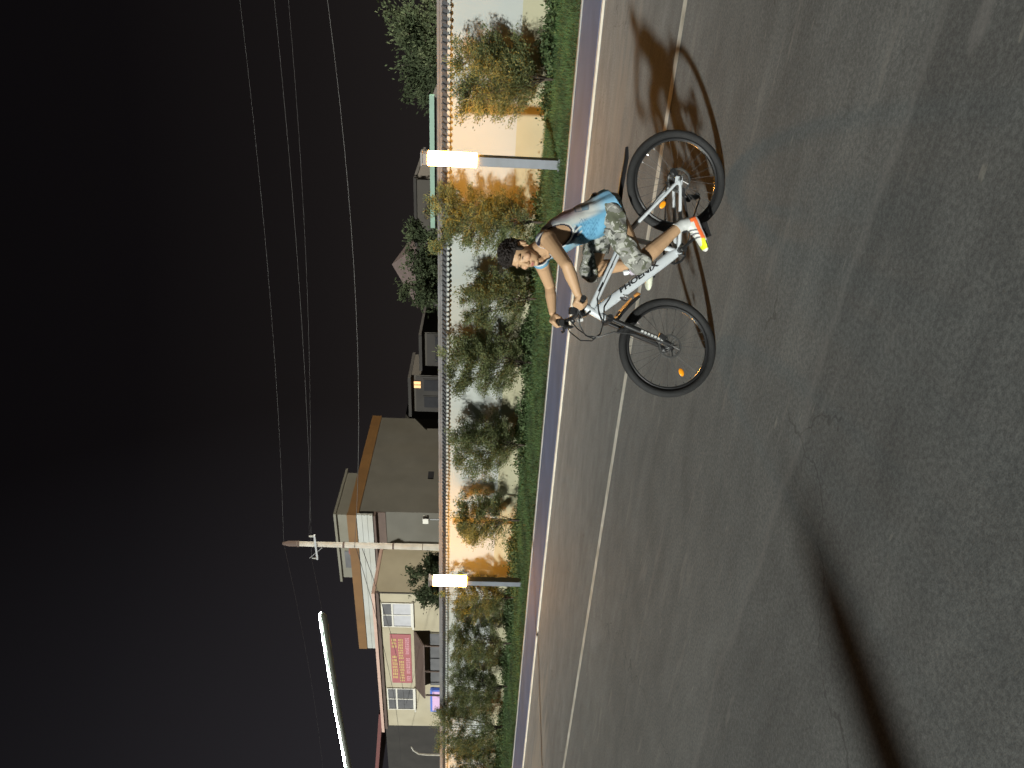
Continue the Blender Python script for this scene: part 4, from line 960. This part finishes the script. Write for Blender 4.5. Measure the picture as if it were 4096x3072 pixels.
# vest
vm = MB(); tr_ = torso(.016, .012); 
c, s_, f2, l_, d_ = tr_[0]; tr_[0] = (c + V(.0, 0, .006), s_, f2, l_ + .006, d_ + .004)
c, s_, f2, l_, d_ = tr_[1]; tr_[1] = (c + f2 * .008, s_, f2, l_ + .008, d_ + .006)
c, s_, f2, l_, d_ = tr_[2]; tr_[2] = (c + f2 * .010, s_, f2, l_ + .008, d_ + .008)
c, s_, f2, l_, d_ = tr_[0]; tr_.insert(0, (c - SPD * .055 + f2 * .012, s_, f2, l_ + .006, d_ + .012))
vm.loft(tr_, 34, 2.3)
vm.cone(SN - V(.005, .075, -.012), .058, SN - V(.0, .015, -.012), .056); vm.cone(SF - V(-.005, -.075, -.012), .058, SF - V(0, -.015, -.012), .056)
vm.cone((.470, .006, 1.200), .072, (.500, .012, 1.245), .066)
vme = remesh(vm, .0050, 3, 'vest')
P = coords(vme); ax_t = (P - V(.218, 0, .795)) @ SPD; fr_ = (P - V(.218, 0, .795)) @ SPN
# folds gathered at the hem and under the arm
rr = np.random.default_rng(2)
nrm = np.empty(len(P) * 3, np.float32); vme.vertex_normals.foreach_get('vector', nrm) if hasattr(vme, 'vertex_normals') else None
nrm = nrm.reshape(-1, 3)
w1_ = np.clip(1 - np.abs(ax_t - .03) / .20, 0, 1); fold = np.sin(P[:, 1] * 60 + fr_ * 45 + ax_t * 22) * .0042 * w1_ + np.sin(fr_ * 70 - ax_t * 55 + P[:, 1] * 18) * .0030 * np.clip(1 - np.abs(ax_t - .22) / .2, 0, 1)
P = P + nrm * fold[:, None]
vme.vertices.foreach_set('co', P.reshape(-1).astype(np.float32)); vme.update()
def hole(Sh, s, rl, rw, off, front):
    q = P - Sh; t = q @ SPD - off; wv = q @ SPN - front; return np.sqrt((t / rl) ** 2 + (wv / rw) ** 2), (q[:, 1] * s)
eN, lN = hole(SN, 1, .108, .064, -.046, .012); eF, lF = hole(SF, -1, .108, .064, -.046, -.012)
en, ef = np.where(lN > -.065, eN, 9), np.where(lF > -.065, eF, 9)
qn = P - V(.508, .010, 1.236); tn = qn @ V(.62, 0, .78); rn = np.sqrt((qn[:, 1] / .078) ** 2 + ((qn @ V(.78, 0, -.62)) / .085) ** 2); neck = np.where(tn > -.055, rn + np.clip(-tn, 0, .06) * 8, 9)
keep = (en > 1) & (ef > 1) & (neck > 1) & (ax_t > -.034 - .05 * (fr_))
col = np.tile(V(.50, .52, .50), (len(P), 1))
X_, Z_ = P[:, 0], P[:, 2]
def blend(f, c): f = np.clip(f, 0, 1)[:, None]; col[:] = col * (1 - f) + np.array(c) * f
blend((ax_t - .26) / .12, (.42, .54, .53))                       # mint towards the shoulders
blend(np.clip((ax_t - .37) / .09, 0, 1), (.17, .22, .34))        # slate straps
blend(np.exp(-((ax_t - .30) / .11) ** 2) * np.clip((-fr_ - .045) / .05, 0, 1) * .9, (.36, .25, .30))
blend(np.clip((.135 - ax_t) / .10, 0, 1) * .9, (.13, .33, .50))  # blue hem
dline = (X_ - (.25 + (Z_ - .868) * .548))
blend(np.clip((dline + .012) / .03, 0, 1) * np.clip((.335 - ax_t) / .05, 0, 1), (.13, .33, .49))
blend(np.clip((fr_ - .035) / .05, 0, 1) * np.clip((ax_t - .27) / .1, 0, 1) * .8, (.14, .33, .47))
near = P[:, 1] > 0
blend(np.clip((-P[:, 1] - .02) / .03, 0, 1) * np.clip((fr_ - .03) / .03, 0, 1) * (ax_t < .33), (.50, .52, .50))
blend((np.exp(-(((X_ - .425) / .040) ** 2 + ((Z_ - 1.062) / .036) ** 2) ** 2) + np.exp(-(((X_ - .375) / .020) ** 2 + ((Z_ - 1.035) / .014) ** 2) ** 2) + np.exp(-(((X_ - .405) / .022) ** 2 + ((Z_ - 1.025) / .022) ** 2) ** 2)) * near, (.012, .020, .045))
blend(np.exp(-(((X_ - .425) / .03) ** 2 + ((Z_ - .985) / .05) ** 2) ** 2) * near * (np.sin(X_ * 260 + 9 * np.sin(Z_ * 90)) > .2) * .75, (.03, .10, .19))
blend((np.abs(X_ - .36) < .055) * (Z_ > .89) * (Z_ < 1.02) * near * (np.sin(X_ * 190 + 5 * np.sin(Z_ * 120) + 3 * np.sin(Z_ * 47)) > .45) * .55, (.04, .14, .26))
blend((np.abs(X_ - .385) < .03) * (np.abs(Z_ - 1.025) < .03) * near * (np.sin(X_ * 150 - Z_ * 170) > .3) * .8, (.50, .52, .48))
sh_ = np.maximum(np.abs(X_ - .237 - (1.0 - Z_) * -.25) / .022, np.abs(Z_ - 1.0) / .045)
blend(((sh_ < 1) & (sh_ > .80)) * near * .8, (.10, .14, .2)); blend((sh_ < .8) * near * (Z_ < 1.0) * .75, (.10, .22, .32))
for e_ in (en, ef, neck): blend((e_ < 1.24) * 1.0, (.55, .55, .53)); blend((e_ < 1.13) * 1.0, (.02, .022, .035))
blend(np.clip(np.sin(P[:, 1] * 60 + fr_ * 45 + ax_t * 22) * -1 - .75, 0, 1) * 2.0 * w1_, (.05, .13, .20))  # fold valleys tinted darker, their shade painted into the cloth
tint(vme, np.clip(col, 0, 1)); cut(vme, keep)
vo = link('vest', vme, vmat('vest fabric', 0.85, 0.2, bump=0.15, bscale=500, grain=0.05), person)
so_ = vo.modifiers.new('s', 'SOLIDIFY'); so_.thickness = .003; so_.offset = -1

# camouflage shorts
def camo():
    m = bpy.data.materials.new('camouflage cloth'); m.use_nodes = True; n = m.node_tree; p = n.nodes['Principled BSDF']; L = n.links.new; N = n.nodes.new
    t = N('ShaderNodeTexCoord'); src = None
    for k, (sc, th, c) in enumerate(((8, .0, (.20, .20, .185)), (17, .52, (.105, .112, .078)), (21, .56, (.34, .345, .31)), (24, .575, (.062, .064, .056)), (32, .60, (.38, .38, .35)))):
        mp = N('ShaderNodeMapping'); mp.inputs['Location'].default_value = (k * 3.7, k * 1.9, k * 5.3); mp.inputs['Scale'].default_value = (1.0, 1.0, .72); L(t.outputs['Object'], mp.inputs[0])
        z = N('ShaderNodeTexNoise'); z.inputs['Scale'].default_value = sc; z.inputs['Detail'].default_value = 2.5; z.inputs['Distortion'].default_value = .6; L(mp.outputs[0], z.inputs['Vector'])
        if src is None:
            r = N('ShaderNodeValToRGB'); r.color_ramp.elements[0].color = (.15, .15, .135, 1); r.color_ramp.elements[1].color = (.26, .26, .24, 1); L(z.outputs['Fac'], r.inputs[0]); src = r.outputs[0]
        else:
            r = N('ShaderNodeMapRange'); r.inputs[1].default_value = th; r.inputs[2].default_value = th + .025; L(z.outputs['Fac'], r.inputs[0])
            mx = N('ShaderNodeMixRGB'); L(r.outputs[0], mx.inputs[0]); L(src, mx.inputs[1]); mx.inputs[2].default_value = c + (1,); src = mx.outputs[0]
    L(src, p.inputs['Base Color']); p.inputs['Roughness'].default_value = .9; p.inputs['Specular IOR Level'].default_value = .2
    b = N('ShaderNodeBump'); b.inputs['Strength'].default_value = .4; b.inputs['Distance'].default_value = .01
    z = N('ShaderNodeTexNoise'); z.inputs['Scale'].default_value = 22; L(t.outputs['Object'], z.inputs['Vector']); L(z.outputs['Fac'], b.inputs['Height']); L(b.outputs[0], p.inputs['Normal'])
    return m
sm_ = MB(); sm_.ell((.235, 0, .825), (.132, .158, .100), None, 20, 12).ell((.200, .065, .800), (.095, .085, .085)).ell((.200, -.065, .800), (.095, .085, .085))
hemN = along(KN, AN, .10); hemF = along(KF, AF, .06)
for a, b, h_, kn in ((HIPN, KN, hemN, 1), (HIPF, KF, hemF, -1)):
    sm_.cone(a, .100, along(a, b, .5), .092); sm_.cone(along(a, b, .5), .092, b + V(.002, 0, 0), .070); sm_.cone(b, .072, along(b, AN if kn > 0 else AF, .28), .076)
sme = remesh(sm_, .0050, 4, 'shorts'); P = coords(sme)
nr = np.empty(len(P) * 3, np.float32); sme.vertex_normals.foreach_get('vector', nr); nr = nr.reshape(-1, 3)
fold = np.sin(P[:, 0] * 48 + P[:, 2] * 30 + 2 * np.sin(P[:, 1] * 30)) * .0045 + np.sin(P[:, 0] * 22 - P[:, 2] * 60) * .004
P = P + nr * fold[:, None]; sme.vertices.foreach_set('co', P.reshape(-1).astype(np.float32)); sme.update()
dN = (AN - KN) / np.linalg.norm(AN - KN); dF = (AF - KF) / np.linalg.norm(AF - KF)
hemcutN = ((P - KN) @ dN > .055 + .01 * np.sin(P[:, 0] * 60)) & (P[:, 1] > .04) & (P[:, 2] < .72); hemcutF = ((P - KF) @ dF > .035) & (P[:, 1] < -.04) & (P[:, 0] > .50)
wst = ((P - V(.218, 0, .795)) @ SPD > .112) & ((P - V(.218, 0, .795)) @ SPN < .095)
cut(sme, ~(hemcutN | hemcutF | wst))
so2 = link('shorts', sme, camo(), person); md = so2.modifiers.new('s', 'SOLIDIFY'); md.thickness = .003; md.offset = -1
MB().torus((.222, 0, .838), tuple(SPD), .116, .010, 40, 8, 1.6).build('waistband', M_ink, person)

# shoes
def shoe(name, heel, toe, out, up, m_main, fancy):
    """a running shoe from heel to toe; up = away from the sole"""
    heel = np.array(heel, float); toe = np.array(toe, float); d = toe - heel; Ls = np.linalg.norm(d); d /= Ls; up = np.array(up, float); up -= d * (d @ up); up /= np.linalg.norm(up); sd = np.cross(up, d); 
    S = [(0.0, .022, .016, .060, .0), (.03, .032, .008, .088, 0), (.12, .036, .002, .102, 0), (.25, .036, .0, .096, 0), (.38, .037, .0, .080, 0), (.52, .042, .0, .066, 0), (.70, .047, .002, .054, 0), (.86, .044, .008, .046, 0), (.95, .034, .015, .040, 0), (1.0, .014, .022, .032, 0)]
    mb = MB(); rings = []
    for (t, w_, z0, z1, _) in S:
        c = heel + d * Ls * t + up * (z0 + z1) / 2; rings.append((c, sd, up, w_, (z1 - z0) / 2))
    mb.loft(rings, 26, 2.7)
    me = remesh(mb, .0034, 3, name); P = coords(me); q = P - heel; t = q @ d / Ls; z = q @ up; s = q @ sd * out
    col = np.tile(V(.66, .67, .62), (len(P), 1))
    def B(f, c): f = np.clip(f, 0, 1).astype(float)[:, None]; col[:] = col * (1 - f) + np.array(c) * f
    if fancy:
        B((z < .026) * 1.0, (.66, .66, .64))
        edge = .040 - .010 * t; B(((z > edge - .014) & (z < edge + .012) & (t < .66)) * 1.0, (.90, .17, .045)); B(((t < .13) & (z > .05) & (z < .082)) * 1.0, (.90, .20, .05))
        B(((z > .026) & (z < .048) & (t > .62) & (t < .93)) * np.clip((t - .62) / .05, 0, 1), (.72, .85, .02)); B(((z > .018) & (z < .027) & (t > .72) & (t < .93)) * 1.0, (.02, .02, .02))
        for k in range(3):
            tt = t - (.36 + .105 * k) + (z - .06) * 1.4; B(((np.abs(tt) < .022) & (z > edge + .012) & (z < .088 - .010 * k)) * 1.0, (.13, .13, .145))
        B(((z < .012) & (t > .2) & (t < .9)) * 1.0, (.06, .06, .06))
    else:
        B((z < .02) * 1.0, (.60, .62, .50)); B((z >= .02) * 1.0, (.62, .65, .52))
    tint(me, col); o = link(name, me, m_main, person); return o, heel, d, up, sd, Ls
M_shoe = vmat('shoe material', 0.6, 0.3, bump=0.1, bscale=400, grain=0.04)
s1, hl, d, up, sd, Ls = shoe('shoe', (.243, .140, .236), (.463, .160, .142), 1, (.40, .02, .92), M_shoe, True); s1['label'] = 'white running shoe with orange band and yellow toe'
lc = MB()
for k in range(4): p = hl + d * Ls * (.42 + .075 * k) + up * (.078 - .011 * k); lc.tube([p - sd * .020, p + up * .004, p + sd * .020], .0034, 6)
lc.build('laces', M_wprint, s1)
s2 = shoe('shoe', (.475, -.142, .425), (.722, -.152, .418), -1, (.05, 0, 1), M_shoe, False)[0]; s2['label'] = 'pale far shoe'
M_sock = mat('grey white sock', (.50, .51, .50), .9, var=.06, scale=40)
MB().tube([along(KN, AN, .90), AN, AN + V(-.012, 0, -.05)], [.040, .0395, .041], 16).build('sock', M_sock, person)
MB().tube([along(KF, AF, .92), AF, AF + V(.0, 0, -.03)], [.039, .039, .041], 16).build('sock', M_sock, person)
